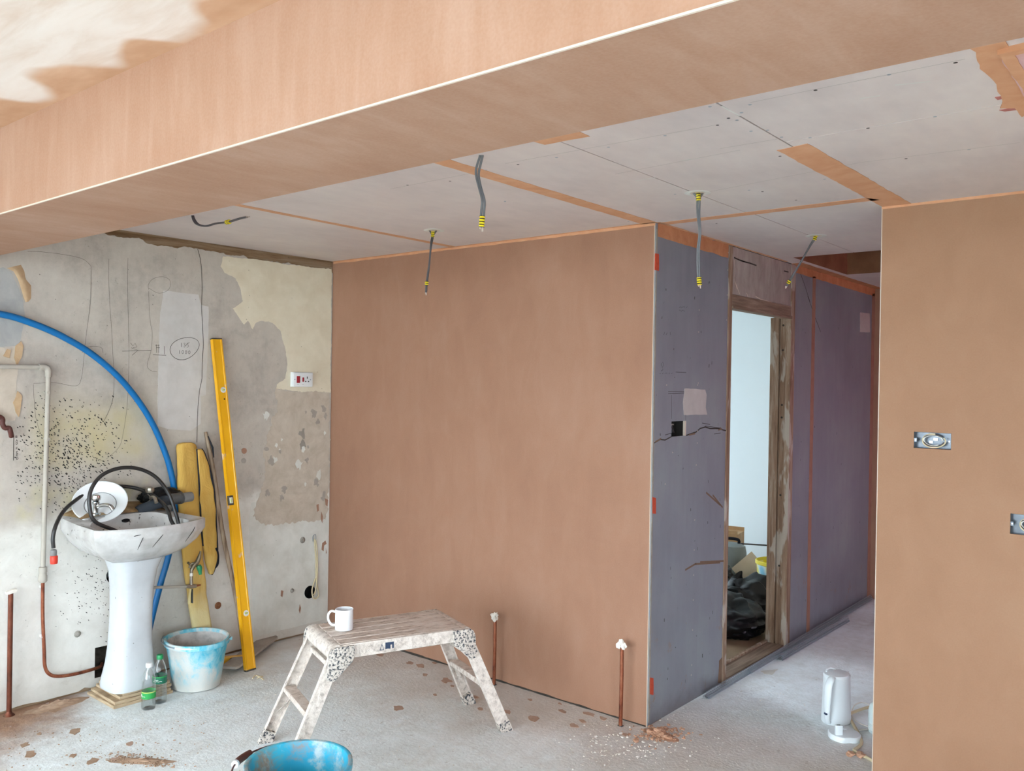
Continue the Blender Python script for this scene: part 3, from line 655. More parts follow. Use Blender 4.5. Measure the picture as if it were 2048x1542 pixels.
for (x0, x1, yy) in ((1358, 1373, 614.5), (1358, 1370, 622), (1319, 1346, 747)):
    x = x0
    while x < x1: nt_.ribbon([WD(x, yy-1+rs.uniform(-1.5, 1)), WD(x+1.2, yy+rs.uniform(-1, 1.5)), WD(x+2.2, yy-1+rs.uniform(-1.5, 1))], .0016, mPass, .001); x += 3 if rs.random() < .8 else 5
for ln_ in (((1322, 726), (1322, 733)), ((1325, 724), (1327, 730), (1324, 735), (1326, 739), (1322, 742)), ((1351, 744), (1372, 745)), ((1336, 783), (1368, 783)), ((1336, 787), (1368, 786)), ((1343, 790), (1343, 838)), ((1371, 830), (1371, 842)), ((1327, 670), (1329, 664)), ((1332, 670), (1334, 665)), ((1340, 664), (1340, 670)), ((1601, 548), (1609, 570)), ((1609, 570), (1620, 605)), ((1615, 592), (1630, 635), (1641, 664))): nt_.ribbon([WD(*q) for q in ln_], .0022 if ln_[0][0] < 1600 else .005, mPass, .001)
nt_.build('pencil_notes', M['ink'], wc)
st1 = MB()
for px, py in ((1398, 620), (1397, 664), (1396, 766), (1395, 770), (1395, 862), (1394, 886), (1392, 930), (1389, 1040), (1388, 1100), (1387, 1150), (1386, 1200), (1385, 1260), (1383, 1330), (1382, 1350), (1456, 505), (1455, 540), (1454, 590), (1453, 640), (1333, 770), (1345, 905), (1330, 968), (1311, 600), (1310, 655), (1309, 780), (1307, 930)):
    y, z = WD(px, py); rr = .004; st1.face(st1.verts([(XD+.0012, y+rr*cos(k*pi/3), z+rr*sin(k*pi/3)) for k in range(6)]))
o = st1.build('screw_heads', M['bead'], wc); o['kind'] = 'stuff'
sm = MB(); rs = random.Random(21)
for k in range(60):
    px, py = rs.uniform(1320, 1445), rs.uniform(560, 1400)
    if k > 34: px, py = rs.uniform(1595, 1740), rs.uniform(620, 1230)
    y, z = WD(px, py); L = rs.uniform(.004, .02); a = rs.uniform(-.5, .5)
    sm.ribbon([(y, z), (y+L*.3*sin(a), z+L*cos(a))], rs.uniform(.002, .006), mPass, .0008)
sm.build('scuff_marks', M['crack'], wc)
y, z = WD(1441, 1338); wstrip([(y-.03, z-.07), (y+.03, z-.085), (y+.032, z+.06), (y-.02, z+.05)], M['boardscrape'], .0007, .014, 40, 'torn_paper_patch')

# door lining of worn timber
door = MB().box(XD-.14, XD-.118, DY0-.01, DY1-.012, .0, .022).build('door_1', M['timber']); door['kind'] = 'structure'; setp(door, 'stripped timber doorway lining without a door', 'doorway')
for nm, bx in (('jamb', (XD-.13, XD+.004, 4.408, DY0-.0, 0, H-.003)), ('jamb', (XD-.032, XD+.002, DY1-.025, 5.373, 0, H-.003)), ('stop', (XD-.075, XD-.034, DY1-.012, 5.36, 0, DZ)), ('jamb', (XD-.118, XD-.077, DY1-.024, 5.36, 0, DZ)), ('stop', (XD-.140, XD-.120, DY1-.012, 5.36, 0, DZ)),
               ('head', (XD-.13, XD+.002, DY0, DY1-.026, 2.105, 2.168)), ('head_stop', (XD-.05, XD+.010, DY0+.001, DY1-.026, 2.088, 2.106)), ('sill', (XD-.13, XD-.01, DY0, DY1-.026, 0, .012))):
    MB().box(*bx).build(nm, M['crosswood' if nm in ('head', 'head_stop', 'sill') else 'timber'], door, bevel=.002, bseg=1)
MB().box(XD-.02, XD-.004, DY0+.002, DY1-.027, 2.17, H-.003).build('head_panel', M['headpanel'], door)
pe = MB()
mm = lambda a, b, t: (XD-.004+t, a, b)
for ln_ in (((1469, 515), (1480, 520), (1492, 524), (1500, 526), (1514, 531)), ((1483, 521), (1495, 525)), ((1468, 591), (1500, 599), (1540, 606)), ((1562, 609), (1575, 613)), ((1569, 542), (1578, 544))):
    pe.ribbon([WD(*q) for q in ln_], .008, mm, .001)
pe.build('split_marks', M['crack'], door)
pe = MB()
for ln_ in (((1470, 520), (1469, 545), (1470, 560), (1475, 578)), ((1470, 560), (1480, 588)), ((1494, 586), (1497, 594)), ((1512, 593), (1520, 597)), ((1520, 598), (1535, 602), (1545, 605))):
    pe.ribbon([WD(*q) for q in ln_], .005, mm, .0014)
pe.build('paint_slivers', M['bead'], door)
kh = MB()
for py in (650, 700, 810, 835, 990, 1130): p = hit(1562, py, 0, XD-.055); kh.cyl((p.x, DY1-.0135, p.z), (p.x, DY1-.0120, p.z), .007, n=8)
kh.build('nail_holes', M['crack'], door)

# side room through the doorway
o = struct('floor', MB().box(-6.2, XD-.1255, 3.9, YH, 0, .002), flake('brown_hardboard_floor', rgb(128, 108, 84), rgb(152, 132, 106), 5)); setp(o, 'dusty brown floor of the side room', 'floor')
o = struct('wall_far', MB().box(-6.2, XD-.125, YH, YH+.15, 0, H+.1), M['white_emul']); setp(o, 'white painted wall of the side room seen through the doorway', 'wall')
o = struct('wall_side', MB().box(-6.2, XL-.2, 3.75, 3.9, 0, H+.1), M['white_emul']); setp(o, 'white painted inner wall of the side room', 'wall')
o = struct('wall_outer', MB().box(-6.4, -6.2, 3.6, YH+.2, 0, H+.1), M['white_emul']); setp(o, 'outer wall of the side room with its window', 'wall')
cut(o, [MB().box(-6.6, -6.0, 4.4, 6.5, .2, 2.35)])
fr = MB()
for a in (4.4, 5.42, 6.44): fr.box(-6.33, -6.27, a, a+.06, .2, 2.35)
fr.box(-6.33, -6.27, 4.46, 6.44, .2, .26); fr.box(-6.33, -6.27, 4.46, 6.44, 2.29, 2.35)
wi = struct('window_3', fr, M['upvc']); setp(wi, 'white framed window of the side room', 'window')
for a in (4.46, 5.48): MB().box(-6.303, -6.297, a, a+.96, .26, 2.29).build('pane', M['glass'], wi)
portal('side_room_daylight_portal', (-6.25, 5.45, 1.275), (0, radians(-90), 0), 2.15, 2.1)
struct('ceiling', MB().box(-6.2, XD-.13, YP+.14, YH, H, H+.0124), M['white_emul'])['label'] = 'white ceiling of the side room'
# end of the passage and hall; unseen red-paned door added to redden the passage
o = struct('wall_end', MB().box(XD-.12, 1.1, YH, YH+.15, 0, H+.1), M['pink']); setp(o, 'end wall of the passage', 'wall')
o = struct('wall_hall', MB().box(.9, 1.1, YR+.12, YH, 0, H+.1), M['unseen']); setp(o, 'hall wall with the added front door', 'wall')
cut(o, [MB().box(.7, 1.3, 5.4, 6.3, 0, 2.1)])
dr = MB(); dr.box(.97, 1.02, 5.4, 6.3, 0, .8); dr.box(.97, 1.02, 5.4, 5.46, .8, 2.1); dr.box(.97, 1.02, 6.24, 6.3, .8, 2.1); dr.box(.97, 1.02, 5.46, 6.24, 2.05, 2.1)
dr = struct('added_door_2', dr, M['upvc']); setp(dr, 'unseen front door with a red glass pane, added to redden the passage light', 'door')
MB().box(.993, .997, 5.46, 6.24, .8, 1.45).build('pane', M['glass'], dr); MB().box(.993, .997, 5.46, 6.24, 1.451, 2.05).build('added_tint_pane', M['tintglass'], dr)
portal('added_door_daylight_portal', (.95, 5.85, 1.425), (0, radians(90), 0), 1.25, .78)
# ------------------------------------------------------------------ object materials
n = NB('stained_white_ceramic', .18, .5); v = n.co()
sp = n.step(n.noise(n.co(scale=(1, 1, .7)), 50, 3, .55), .655, .69); rg = n.step(n.sep(v)[0], .45, .30)
c = n.ramp(n.noise(v, 7, 5, .6), [(.35, rgb(176, 173, 169)), (.6, rgb(203, 202, 200))])
c = n.mix(n.ma('MULTIPLY', n.ma('MULTIPLY', sp, rg), .9), c, rgb(44, 42, 41)); n.col(c); M['ceramic'] = n.m
n = NB('white_ceramic_pedestal', .16, .5); v = n.co()
c = n.ramp(n.noise(v, 3, 5, .6), [(.3, rgb(184, 187, 190)), (.6, rgb(204, 208, 211))]); sp = n.step(n.noise(v, 48, 2, .5), .73, .76)
n.col(n.mix(n.ma('MULTIPLY', sp, .7), c, rgb(107, 101, 96))); M['pedestal'] = n.m
n = NB('rust_stained_ceramic', .45, .35); v = n.co()
c = n.ramp(n.noise(n.warp(v, 6, .1), 14, 5, .65), [(.34, rgb(107, 74, 42)), (.5, rgb(151, 119, 77)), (.68, rgb(184, 163, 124))]); n.col(c); n.bump(n.noise(v, 60, 4), .2, .003); M['deckstain'] = n.m
M['whiteplastic'] = plain('white_plastic', rgb(228, 231, 232), .35, .4, var=.04, vscale=8)
M['kettle'] = plain('white_kettle_plastic', rgb(223, 229, 232), .32, .45, var=.03, vscale=6)
M['chrome'] = plain('chrome', rgb(201, 204, 205), .12, .6, 1.0, var=.05)
M['dirtychrome'] = plain('splashed_chrome', rgb(164, 154, 141), .35, .5, .7, var=.35, vscale=70)
M['hose'] = plain('black_rubber_hose', rgb(43, 41, 40), .38, .45, var=.3, vscale=40)
M['greyplastic'] = plain('dark_grey_plastic', rgb(77, 77, 77), .5, .4, var=.2)
M['midgrey'] = plain('mid_grey_plastic', rgb(125, 124, 123), .5, .4, var=.15)
M['foam'] = plain('dark_blue_grey_pipe_sleeve', rgb(58, 64, 72), .75, .25, var=.25, vscale=25, bump=.2, bscale=60)
M['redplastic'] = plain('red_plastic', rgb(209, 58, 38), .4, .4, var=.1)
M['blackbag'] = plain('black_plastic_bag', rgb(16, 17, 19), .42, .32, var=.3, vscale=12)
M['bluepipe'] = plain('blue_water_pipe', rgb(4, 104, 166), .4, .4, var=.08, vscale=12)
M['paintedpipe'] = plain('dusty_white_pipe', rgb(176, 169, 158), .6, .3, var=.18, vscale=25)
n = NB('aged_copper', .38, .5, .75); v = n.co()
c = n.ramp(n.noise(n.co(scale=(1, 1, .5)), 30, 4, .6), [(.3, rgb(106, 56, 42)), (.5, rgb(154, 91, 67)), (.7, rgb(184, 121, 92))])
c = n.mix(n.ma('MULTIPLY', n.step(n.noise(v, 18, 3), .62, .7), .6), c, rgb(87, 66, 55)); n.col(c); M['copper'] = n.m
n = NB('tarnished_copper', .5, .4, .5); v = n.co()
c = n.ramp(n.noise(n.co(scale=(1, 1, .35)), 22, 4, .6), [(.3, rgb(60, 36, 25)), (.5, rgb(107, 58, 41)), (.7, rgb(140, 84, 64))])
c = n.mix(n.ma('MULTIPLY', n.step(n.noise(v, 9, 3), .58, .66), .7), c, rgb(68, 81, 63)); n.col(c); M['oldcopper'] = n.m
M['brownpipe'] = plain('brown_painted_pipe', rgb(86, 48, 42), .5, .35, var=.2)
n = NB('yellow_level_paint', .32, .45); v = n.co()
c = n.ramp(n.noise(v, 5, 3), [(.3, rgb(227, 163, 18)), (.7, rgb(239, 179, 34))])
c = n.mix(n.ma('MULTIPLY', n.step(n.noise(n.warp(v, 9, .04), 13, 3, .5), .63, .67), .8), c, rgb(217, 183, 154)); n.col(c); M['level'] = n.m
M['levelcap'] = plain('dark_rubber_cap', rgb(75, 68, 59), .7)
M['vial'] = plain('green_vial', rgb(185, 198, 106), .1, .6, var=.1)
M['bone'] = plain('pale_vial_frame', rgb(216, 214, 207), .4, var=.1)
n = NB('yellow_canvas', .85, .2); v = n.co()
c = n.ramp(n.ma('ADD', n.ma('MULTIPLY', n.noise(v, 5, 4), .6), n.ma('MULTIPLY', n.step(n.sep(v)[2], .2, .75), .4)), [(.30, rgb(214, 198, 148)), (.5, rgb(206, 174, 104)), (.68, rgb(200, 160, 82))])
n.col(c); n.bump(n.noise(n.co(scale=(1, 1.6, .8), rot=(.5, 0, 0)), 7, 4, .6, .8), .5, .02); M['canvas'] = n.m
M['navy'] = plain('dark_navy_trim', rgb(35, 37, 45), .75, .2, var=.3)
n = NB('weathered_stick_wood', .75, .2); v = n.co(); g = n.noise(n.co(scale=(22, 22, 1.5)), 3, 5, .6); n.col(n.ramp(g, [(.3, rgb(110, 90, 73)), (.5, rgb(143, 122, 102)), (.7, rgb(168, 150, 128))])); n.bump(g, .3, .003); M['stick'] = n.m
M['brass'] = plain('tarnished_brass', rgb(143, 133, 112), .4, .5, .7, var=.35, vscale=60)
M['green'] = plain('green_plastic', rgb(47, 138, 93), .4, .4)
M['greencap'] = plain('bottle_cap_green', rgb(31, 138, 78), .4, .4)
M['cloth'] = plain('dark_cloth_strip', rgb(63, 68, 71), .9, .1)
M['redswitch'] = plain('red_rocker', rgb(160, 42, 54), .35, .45)
M['blackhole'] = plain('black_slot', rgb(21, 19, 19), .8)
n = NB('plaster_caked_blue_bucket', .7, .3); v = n.co()
a = n.noise(n.warp(n.co(scale=(1, 1, .55)), 7, .12), 8, 6, .68)
c = n.ramp(a, [(.36, rgb(63, 176, 204)), (.46, rgb(143, 198, 210)), (.56, rgb(198, 203, 200)), (.7, rgb(211, 207, 200))])
lowm = n.step(n.ma('ADD', n.sep(v)[2], n.ma('MULTIPLY', a, .12)), .14, .08); c = n.mix(n.ma('MULTIPLY', lowm, .85), c, rgb(210, 205, 197))
n.col(c); n.bump(n.noise(v, 40, 5, .65), .35, .005); M['bucket'] = n.m
n = NB('plaster_lined_bucket_inside', .8, .2); v = n.co(); n.col(n.ramp(n.noise(n.warp(v, 6, .1), 9, 5, .65), [(.3, rgb(143, 139, 136)), (.5, rgb(189, 185, 181)), (.7, rgb(211, 207, 202))])); n.bump(n.noise(v, 30, 4), .3, .004); M['bucket_in'] = n.m
n = NB('blue_bucket_with_residue', .45, .4); v = n.co(); X = n.sep(v)
a = n.noise(n.warp(v, 6, .15), 6, 6, .68)
c = n.ramp(n.noise(v, 5, 3), [(.35, rgb(35, 165, 201)), (.65, rgb(69, 191, 216))])
c = n.mix(n.ma('MULTIPLY', n.step(a, .43, .62), .85), c, rgb(168, 130, 94))
c = n.mix(n.ma('MULTIPLY', n.step(n.noise(n.co(loc=(4, 2, 1)), 10, 6, .7), .52, .72), .75), c, rgb(205, 208, 202)); n.col(c); n.bump(a, .2, .004); M['bucket2'] = n.m
n = NB('plaster_spattered_aluminium', .75, .25); v = n.co()
a = n.noise(n.warp(v, 20, .02), 42, 5, .65); c = n.ramp(a, [(.28, rgb(158, 147, 138)), (.42, rgb(203, 191, 181)), (.55, rgb(222, 211, 201)), (.75, rgb(229, 220, 212))])
n.col(c); n.bump(n.ma('ADD', a, n.ma('MULTIPLY', n.noise(v, 110, 3), .4)), .9, .005); M['spatter'] = n.m
n = NB('plaster_spattered_hinge', .7, .3); v = n.co()
a = n.noise(n.warp(v, 40, .012), 92, 4, .65); c = n.ramp(a, [(.37, rgb(39, 48, 60)), (.44, rgb(111, 109, 108)), (.50, rgb(208, 198, 188)), (.75, rgb(221, 212, 203))])
n.col(c); n.bump(a, 1.0, .006); M['hinge'] = n.m
n = NB('spattered_tread', .75, .25); v = n.co()
a = n.noise(n.warp(n.co(scale=(.5, 1.6, 1)), 16, .03), 36, 5, .68); c = n.ramp(a, [(.30, rgb(128, 112, 101)), (.40, rgb(190, 173, 160)), (.52, rgb(214, 200, 189)), (.75, rgb(222, 211, 202))])
n.col(c); n.bump(a, 1.0, .006); M['tread'] = n.m
M['mark'] = plain('printed_dark_blue', rgb(46, 61, 85), .6)
M['mug'] = plain('white_glazed_mug', rgb(233, 235, 238), .12, .55, var=.03)
M['tea'] = plain('dark_tea_stain', rgb(111, 90, 80), .3)
def clearmat(name, tint, gloss=.09, rough=.05):
    n = NB(name, .05, .5); tr = n.new('ShaderNodeBsdfTransparent'); tr.inputs[0].default_value = tint
    gl = n.new('ShaderNodeBsdfGlossy'); gl.inputs[1].default_value = rough
    lw = n.new('ShaderNodeLayerWeight'); lw.inputs[0].default_value = .35
    f = n.ma('ADD', n.ma('MULTIPLY', lw.outputs[1], .55), gloss, True)
    ms = n.new('ShaderNodeMixShader'); n.ln(f, ms.inputs[0]); n.ln(tr.outputs[0], ms.inputs[1]); n.ln(gl.outputs[0], ms.inputs[2])
    n.ln(ms.outputs[0], n.nt.nodes['Material Output'].inputs[0]); return n.m
M['pet'] = clearmat('clear_plastic_bottle', (.965, .98, .98, 1), .05)
M['water'] = clearmat('water', (.96, .985, .985, 1), .0)
M['labelgreen'] = plain('green_bottle_label', rgb(47, 154, 76), .5, var=.1); M['labeldark'] = plain('dark_green_label', rgb(31, 106, 82), .5, var=.15)
M['labelwhite'] = plain('white_print', rgb(238, 242, 234), .5)
n = NB('plywood', .8, .2); v = n.co(); g = n.noise(n.co(scale=(2, 2, 26)), 7, 3, .5); n.col(n.ramp(g, [(.3, rgb(143, 122, 98)), (.5, rgb(179, 156, 128)), (.7, rgb(198, 178, 148))])); n.bump(g, .25, .003); M['plywood'] = n.m
M['greyboard'] = flake('dusty_grey_board', rgb(156, 148, 140), rgb(180, 173, 165), 12)
M['tapewhite'] = plain('white_ptfe_tape', rgb(230, 224, 214), .6, bump=.4, bscale=60)
M['cableg'] = plain('grey_cable_sheath', rgb(108, 110, 114), .45, .4, var=.12); M['cabled'] = plain('dark_grey_cable_sheath', rgb(76, 72, 75), .45, .4, var=.15)
M['copperend'] = plain('bare_cable_end', rgb(183, 167, 154), .4)
n = NB('yellow_black_tape', .4, .4); v = n.co(); wv = n.new('ShaderNodeTexWave'); wv.bands_direction = 'Z'; n.ln(v, wv.inputs['Vector']); wv.inputs['Scale'].default_value = 32
n.col(n.ramp(wv.outputs[0], [(.28, rgb(58, 52, 16)), (.40, rgb(227, 207, 34)), (1, rgb(233, 214, 44))])); M['tape'] = n.m
M['creamcable'] = plain('cream_flex', rgb(211, 196, 161), .5, var=.08); M['whitecable'] = plain('white_flex', rgb(223, 220, 212), .45, var=.05)
M['cardboard'] = flake('brown_cardboard', rgb(169, 132, 92), rgb(189, 154, 114), 6)
M['canister'] = plain('grey_canister', rgb(135, 144, 143), .5, var=.2, vscale=10)
M['darkgreen'] = plain('dark_green_bag', rgb(32, 53, 44), .45, var=.3)
n = NB('leaf_pattern_bin', .4, .4); v = n.co(); X = n.sep(v)
c = n.ramp(n.noise(n.warp(v, 3, .1), 9, 2, .4), [(.38, rgb(143, 201, 223)), (.47, rgb(207, 227, 230)), (.55, rgb(233, 230, 168)), (.62, rgb(232, 211, 50))]); n.col(c); M['leafbin'] = n.m
M['leaf1'] = plain('teal_leaf_print', rgb(23, 80, 92), .45); M['leaf2'] = plain('blue_leaf_print', rgb(42, 63, 143), .45)
M['lump'] = flake('crumbled_pink_plaster', rgb(160, 116, 90), rgb(199, 159, 133), 30); M['chip'] = plain('pale_plaster_chip', rgb(207, 200, 192), .8, var=.1)
M['splat'] = flake('dried_pink_plaster_splat', rgb(160, 130, 112), rgb(182, 156, 140), 25); M['mudsplat'] = flake('brown_dirt', rgb(146, 116, 94), rgb(172, 146, 124), 25)

# ------------------------------------------------------------------ work platform (hop-up)
bp = thing('work_platform', (-2.962, 2.71, 0), 'plaster-spattered folding aluminium work platform standing on the floor', 'work platform', rz=atan2(.934, .357))
TH = .515
for k in range(5):
    y0 = -.170+k*.068
    MB().box(-.292, .292, y0+.0018, y0+.0662, TH-.02, TH).build('deck_plank', M['tread'], bp, bevel=.003, bseg=1)
for s in (-1, 1):
    MB().box(-.30, .30, s*.1735-.0095, s*.1735+.0095, TH-.062, TH-.002).build('side_rail', M['spatter'], bp, bevel=.003, bseg=1)
    prof = [(.294, TH-.002), (.318, TH-.002), (.334, TH-.010), (.343, TH-.026), (.345, TH-.045), (.338, TH-.062), (.325, TH-.07), (.294, TH-.066)]
    e = MB(); e.prism([(s*a, b) for a, b in prof], lambda a, b, t: (a, t, b), -.170, .170); e.build('end_cap', M['spatter'], bp, smooth=True, angle=50)
    # rungs, legs, feet, hinges
    zr = .235; ur = .335+(.512-.335)*(1-zr/.44)
    MB().box(-.026, .026, -.176, .176, -.013, .013, Matrix.Translation((s*ur, 0, zr)) @ Matrix.Rotation(0, 4, 'Y')).build('rung', M['tread'], bp, bevel=.003, bseg=1)
    MB().box(-.012, .012, -.172, .172, -.012, .012, Matrix.Translation((s*.312, 0, .405))).build('cross_bar', M['spatter'], bp, bevel=.003, bseg=1)
    for q in (-1, 1):
        top = Vector((s*.318, q*.178, .455)); bot = Vector((s*.512, q*.206, .018)); ax = (bot-top).normalized()
        wd = Vector((-ax.z, 0, ax.x)); wd.normalize(); dd = Vector((0, -q, 0)); W2 = .027; D = .024; t = .003
        U = [(-W2, 0), (W2, 0), (W2, D), (W2-t, D), (W2-t, t), (-W2+t, t), (-W2+t, D), (-W2, D)]
        lg = MB(); lg.rings([[p+wd*a+dd*b for a, b in U] for p in (top, bot)], True, True); lg.build('leg', M['spatter'], bp)
        ft = MB(); ft.rings([[p+wd*a+dd*b for a, b in ((-W2-.002, -.003), (W2+.002, -.003), (W2+.002, D+.003), (-W2-.002, D+.003))] for p in (bot-ax*.035, bot+ax*.004)]+[[Vector((s*.512+s*.009+a, q*.206+q*(.003-b), .0)) for a, b in ((-W2-.004, 0), (W2+.004, 0), (W2+.004, D+.006), (-W2-.004, D+.006))][::(1 if True else -1)]], True, True)
        ft.build('foot', M['hinge'], bp)
        hp = [(.236, TH-.004), (.318, TH-.004), (.338, TH-.014), (.348, TH-.035), (.352, TH-.08), (.362, TH-.115), (.357, TH-.140), (.330, TH-.150), (.312, TH-.138), (.278, TH-.105), (.245, TH-.075), (.236, TH-.05)]
        h_ = MB(); h_.prism([(s*a, b) for a, b in hp], lambda a, b, t_: (a, q*t_, b), .1835, .196)
        hg = h_.build('hinge_bracket', M['hinge'], bp, bevel=.004, bseg=2)
        MB().cyl((s*.292, q*.194, TH-.085), (s*.292, q*.203, TH-.085), .013, .011, 14).build('pivot_knob', M['hinge'], hg, smooth=True)
        br = MB(); br.tube([(s*(ur-.012), q*.12, zr-.014), (s*(ur+.045), q*.188, zr-.10)], .007, 6, flat=(.011, .003)); br.build('leg_brace', M['spatter'], bp)
mk = MB(); yf = -.1735-.0098
def rail(a, b, t): return (a, yf-t, b)
mk.prism([(-.118, TH-.047), (-.098, TH-.047), (-.108, TH-.018)], rail, 0, .0006)
pl_ = MB(); pl_.prism([(-.114, TH-.044), (-.102, TH-.044), (-.108, TH-.025)], rail, .0004, .0010)
lab = mk.build('warning_mark', M['mark'], bp); pl_.build('warning_centre', M['spatter'], lab)
mk = MB(); mk.prism([(-.092, TH-.016), (-.052, TH-.016), (-.052, TH-.045), (-.060, TH-.045), (-.060, TH-.028), (-.068, TH-.028), (-.068, TH-.046), (-.080, TH-.044), (-.092, TH-.044)], rail, 0, .0006); mk.build('printed_pictogram', M['mark'], bp)

mx, my = FL(688, 1259, TH)
mg = thing('mug', (mx, my, TH), 'plain white mug standing on the work platform', 'mug', rz=radians(218))
b_ = MB(); b_.lathe([(.034, 0), (.0405, .003), (.041, .012), (.041, .094), (.0395, .0955), (.038, .094), (.0375, .010), (.0, .008)], 32, cap0=True, cap1=False); b_.build('body', M['mug'], mg, smooth=True)
MB().tube(spline([(.039, 0, .080), (.060, 0, .083), (.073, 0, .066), (.072, 0, .042), (.058, 0, .022), (.039, 0, .020)], 6), .0056, 10).build('handle', M['mug'], mg, smooth=True)
b_ = MB(); b_.lathe([(.0374, .0), (.0374, .035), (.0, .0352)], 24, (0, 0, .010), cap0=False, cap1=False); b_.build('tea', M['tea'], mg, smooth=True)

# ------------------------------------------------------------------ washbasin on its pedestal
PZ = .066; BX, BY = XL, 2.15
wbn = thing('pedestal_washbasin', (BX, BY, PZ), 'white ceramic pedestal washbasin, black-flecked, against the stripped wall', 'washbasin')
RZ = .855
def outer(th):
    """rim outline around the bowl centre: flat back, splayed sides, bowed front"""
    d = Vector((cos(th), sin(th)))
    P = [(.004, -.262), (.462, -.288), (.512, -.20), (.545, -.10), (.556, 0), (.545, .10), (.512, .20), (.462, .288), (.004, .262)]
    C = Vector((.335, 0)); best = None
    for i in range(len(P)):
        a = Vector(P[i])-C; b = Vector(P[(i+1) % len(P)])-C; e = b-a; den = d.x*e.y-d.y*e.x
        if abs(den) < 1e-9: continue
        t = (a.x*e.y-a.y*e.x)/den; u_ = (a.x*d.y-a.y*d.x)/den
        if t > 0 and -1e-6 <= u_ <= 1+1e-6 and (best is None or t < best): best = t
    return C+d*best
def inner(th, k=1.0):
    c_, s_ = cos(th), sin(th); e = .62
    return Vector((.335+.155*k*abs(c_)**e*(1 if c_ > 0 else -1), .225*k*abs(s_)**e*(1 if s_ > 0 else -1)))
NR = 96; ths = [2*pi*k/NR for k in range(NR)]
def ringz(f, z): return [(*f(t), z) for t in ths]
def sc_to(f, k, cx=.25, cy=0): return lambda t: Vector((cx+(f(t).x-cx)*k, cy+(f(t).y-cy)*k))
def lift(p):
    k = max(0, 1-(abs(p.y)/.275)**4)
    e = min(1, max(0, (.27-p.x)/.09)); e = e*e*(3-2*e)
    return k*(.030*e+.026*max(0, 1-p.x/.17))
def ringl(f, z): return [(*f(t), z+lift(f(t))) for t in ths]
b_ = MB()
b_.rings([ringz(sc_to(outer, .34, .24), RZ-.195), ringz(sc_to(outer, .52, .24), RZ-.188), ringz(sc_to(outer, .74, .22), RZ-.155), ringz(sc_to(outer, .90, .2), RZ-.105), ringz(sc_to(outer, .985, .12), RZ-.058), ringz(outer, RZ-.048),
          ringl(outer, RZ-.006), ringl(sc_to(outer, .992), RZ), ringl(sc_to(outer, .972, .27), RZ-.001), ringl(lambda t: outer(t).lerp(inner(t), .6), RZ-.008), ringl(lambda t: inner(t, 1.0), RZ-.012),
          ringl(lambda t: inner(t, .97), RZ-.03), ringz(lambda t: inner(t, .86), RZ-.09), ringz(lambda t: inner(t, .62), RZ-.13), ringz(lambda t: inner(t, .25), RZ-.142), ringz(lambda t: inner(t, .08), RZ-.145)], True, True)
bas = b_.build('basin', M['ceramic'], wbn, smooth=True, angle=38)
dk = MB(); GR = []
for i in range(9):
    row = []
    for j in range(25):
        p = Vector((.006+.168*i/8, (-.252+.504*j/24)*(1-.10*i/8))); row.append((p.x, p.y, RZ+.0025+lift(p)-.006*(1-abs(j-12)/12)*(i == 8)-.004*(i == 8)))
    GR.append(dk.verts(row))
for a_, b2 in zip(GR, GR[1:]): dk.bridge(a_, b2, False)
dk.build('stained_deck', M['deckstain'], bas, smooth=True)
b_ = MB(); b_.lathe([(.022, 0), (.020, .003), (.012, .004), (.006, .0)], 16); o = b_.build('overflow', M['blackhole'], bas, smooth=True); o.location = (.196, -.01, RZ-.012); o.rotation_euler = (0, radians(72), 0); o.scale = (.45, 1, 1)
# runs of spilt black paint down the front
def front(yv, z):
    k = min(1, max(0, (RZ-.05-z)/.11)); th = atan2(yv, .22)
    p = outer(th); c0_ = Vector((.2, 0)); return (*(c0_+(p-c0_)*(1.006-.10*k)), z)
for y0, z0, y1, z1 in ((-.10, RZ-.045, -.125, RZ-.105), (.0, RZ-.04, -.045, RZ-.10), (.235, RZ-.03, .165, RZ-.10), (-.15, RZ-.035, -.11, RZ-.03)):
    MB().tube([front(y0+(y1-y0)*t/4, z0+(z1-z0)*t/4) for t in range(5)], [.0012, .002, .0018, .0015, .0008], 5).build('paint_run', M['speck'], bas)
def pedring(z, wv, wx, cx, pw=.55):
    out = []
    for k in range(40):
        t = 2*pi*k/40; c_, s_ = cos(t), sin(t)
        out.append((cx+wx*abs(c_)**pw*(1 if c_ > 0 else -1), wv*abs(s_)**pw*(1 if s_ > 0 else -1), z))
    return out
b_ = MB(); b_.rings([pedring(0, .122, .115, .235), pedring(.012, .124, .117, .235), pedring(.05, .118, .112, .235), pedring(.12, .103, .10, .235), pedring(.22, .094, .092, .24), pedring(.36, .090, .088, .245), pedring(.50, .093, .090, .25), pedring(.60, .104, .098, .26), pedring(.65, .122, .108, .265), pedring(.672, .137, .115, .265)], True, True)
b_.build('pedestal', M['pedestal'], wbn, smooth=True, angle=60)
def tap(yv, x0, turn, name='pillar_tap', mt='chrome'):
    t_ = thing(name, (BX+x0, BY+yv, PZ+RZ+.001+lift(Vector((x0, yv)))), '', 'tap', rz=turn)
    MB().lathe([(.024, 0), (.024, .006), (.015, .012), (.014, .05), (.018, .056), (.018, .066), (.010, .070)], 18).build('body', M[mt], t_, smooth=True)
    MB().lathe([(.008, .068), (.021, .074), (.024, .086), (.022, .098), (.012, .103), (.0, .104)], 10, cap1=False).build('handle', M[mt], t_, smooth=True)
    MB().tube(spline([(.0, 0, .040), (.045, 0, .052), (.085, 0, .050), (.105, 0, .030)], 5), .010, 10).build('spout', M[mt], t_, smooth=True)
    return t_
t_ = tap(-.150, .165, radians(25)); t_['label'] = 'chrome tap at the washbasin corner under the white dish'
t_ = tap(.165, .105, radians(-10), mt='dirtychrome'); t_['label'] = 'grimy splashed tap at the washbasin beside the dark pipe sleeve'

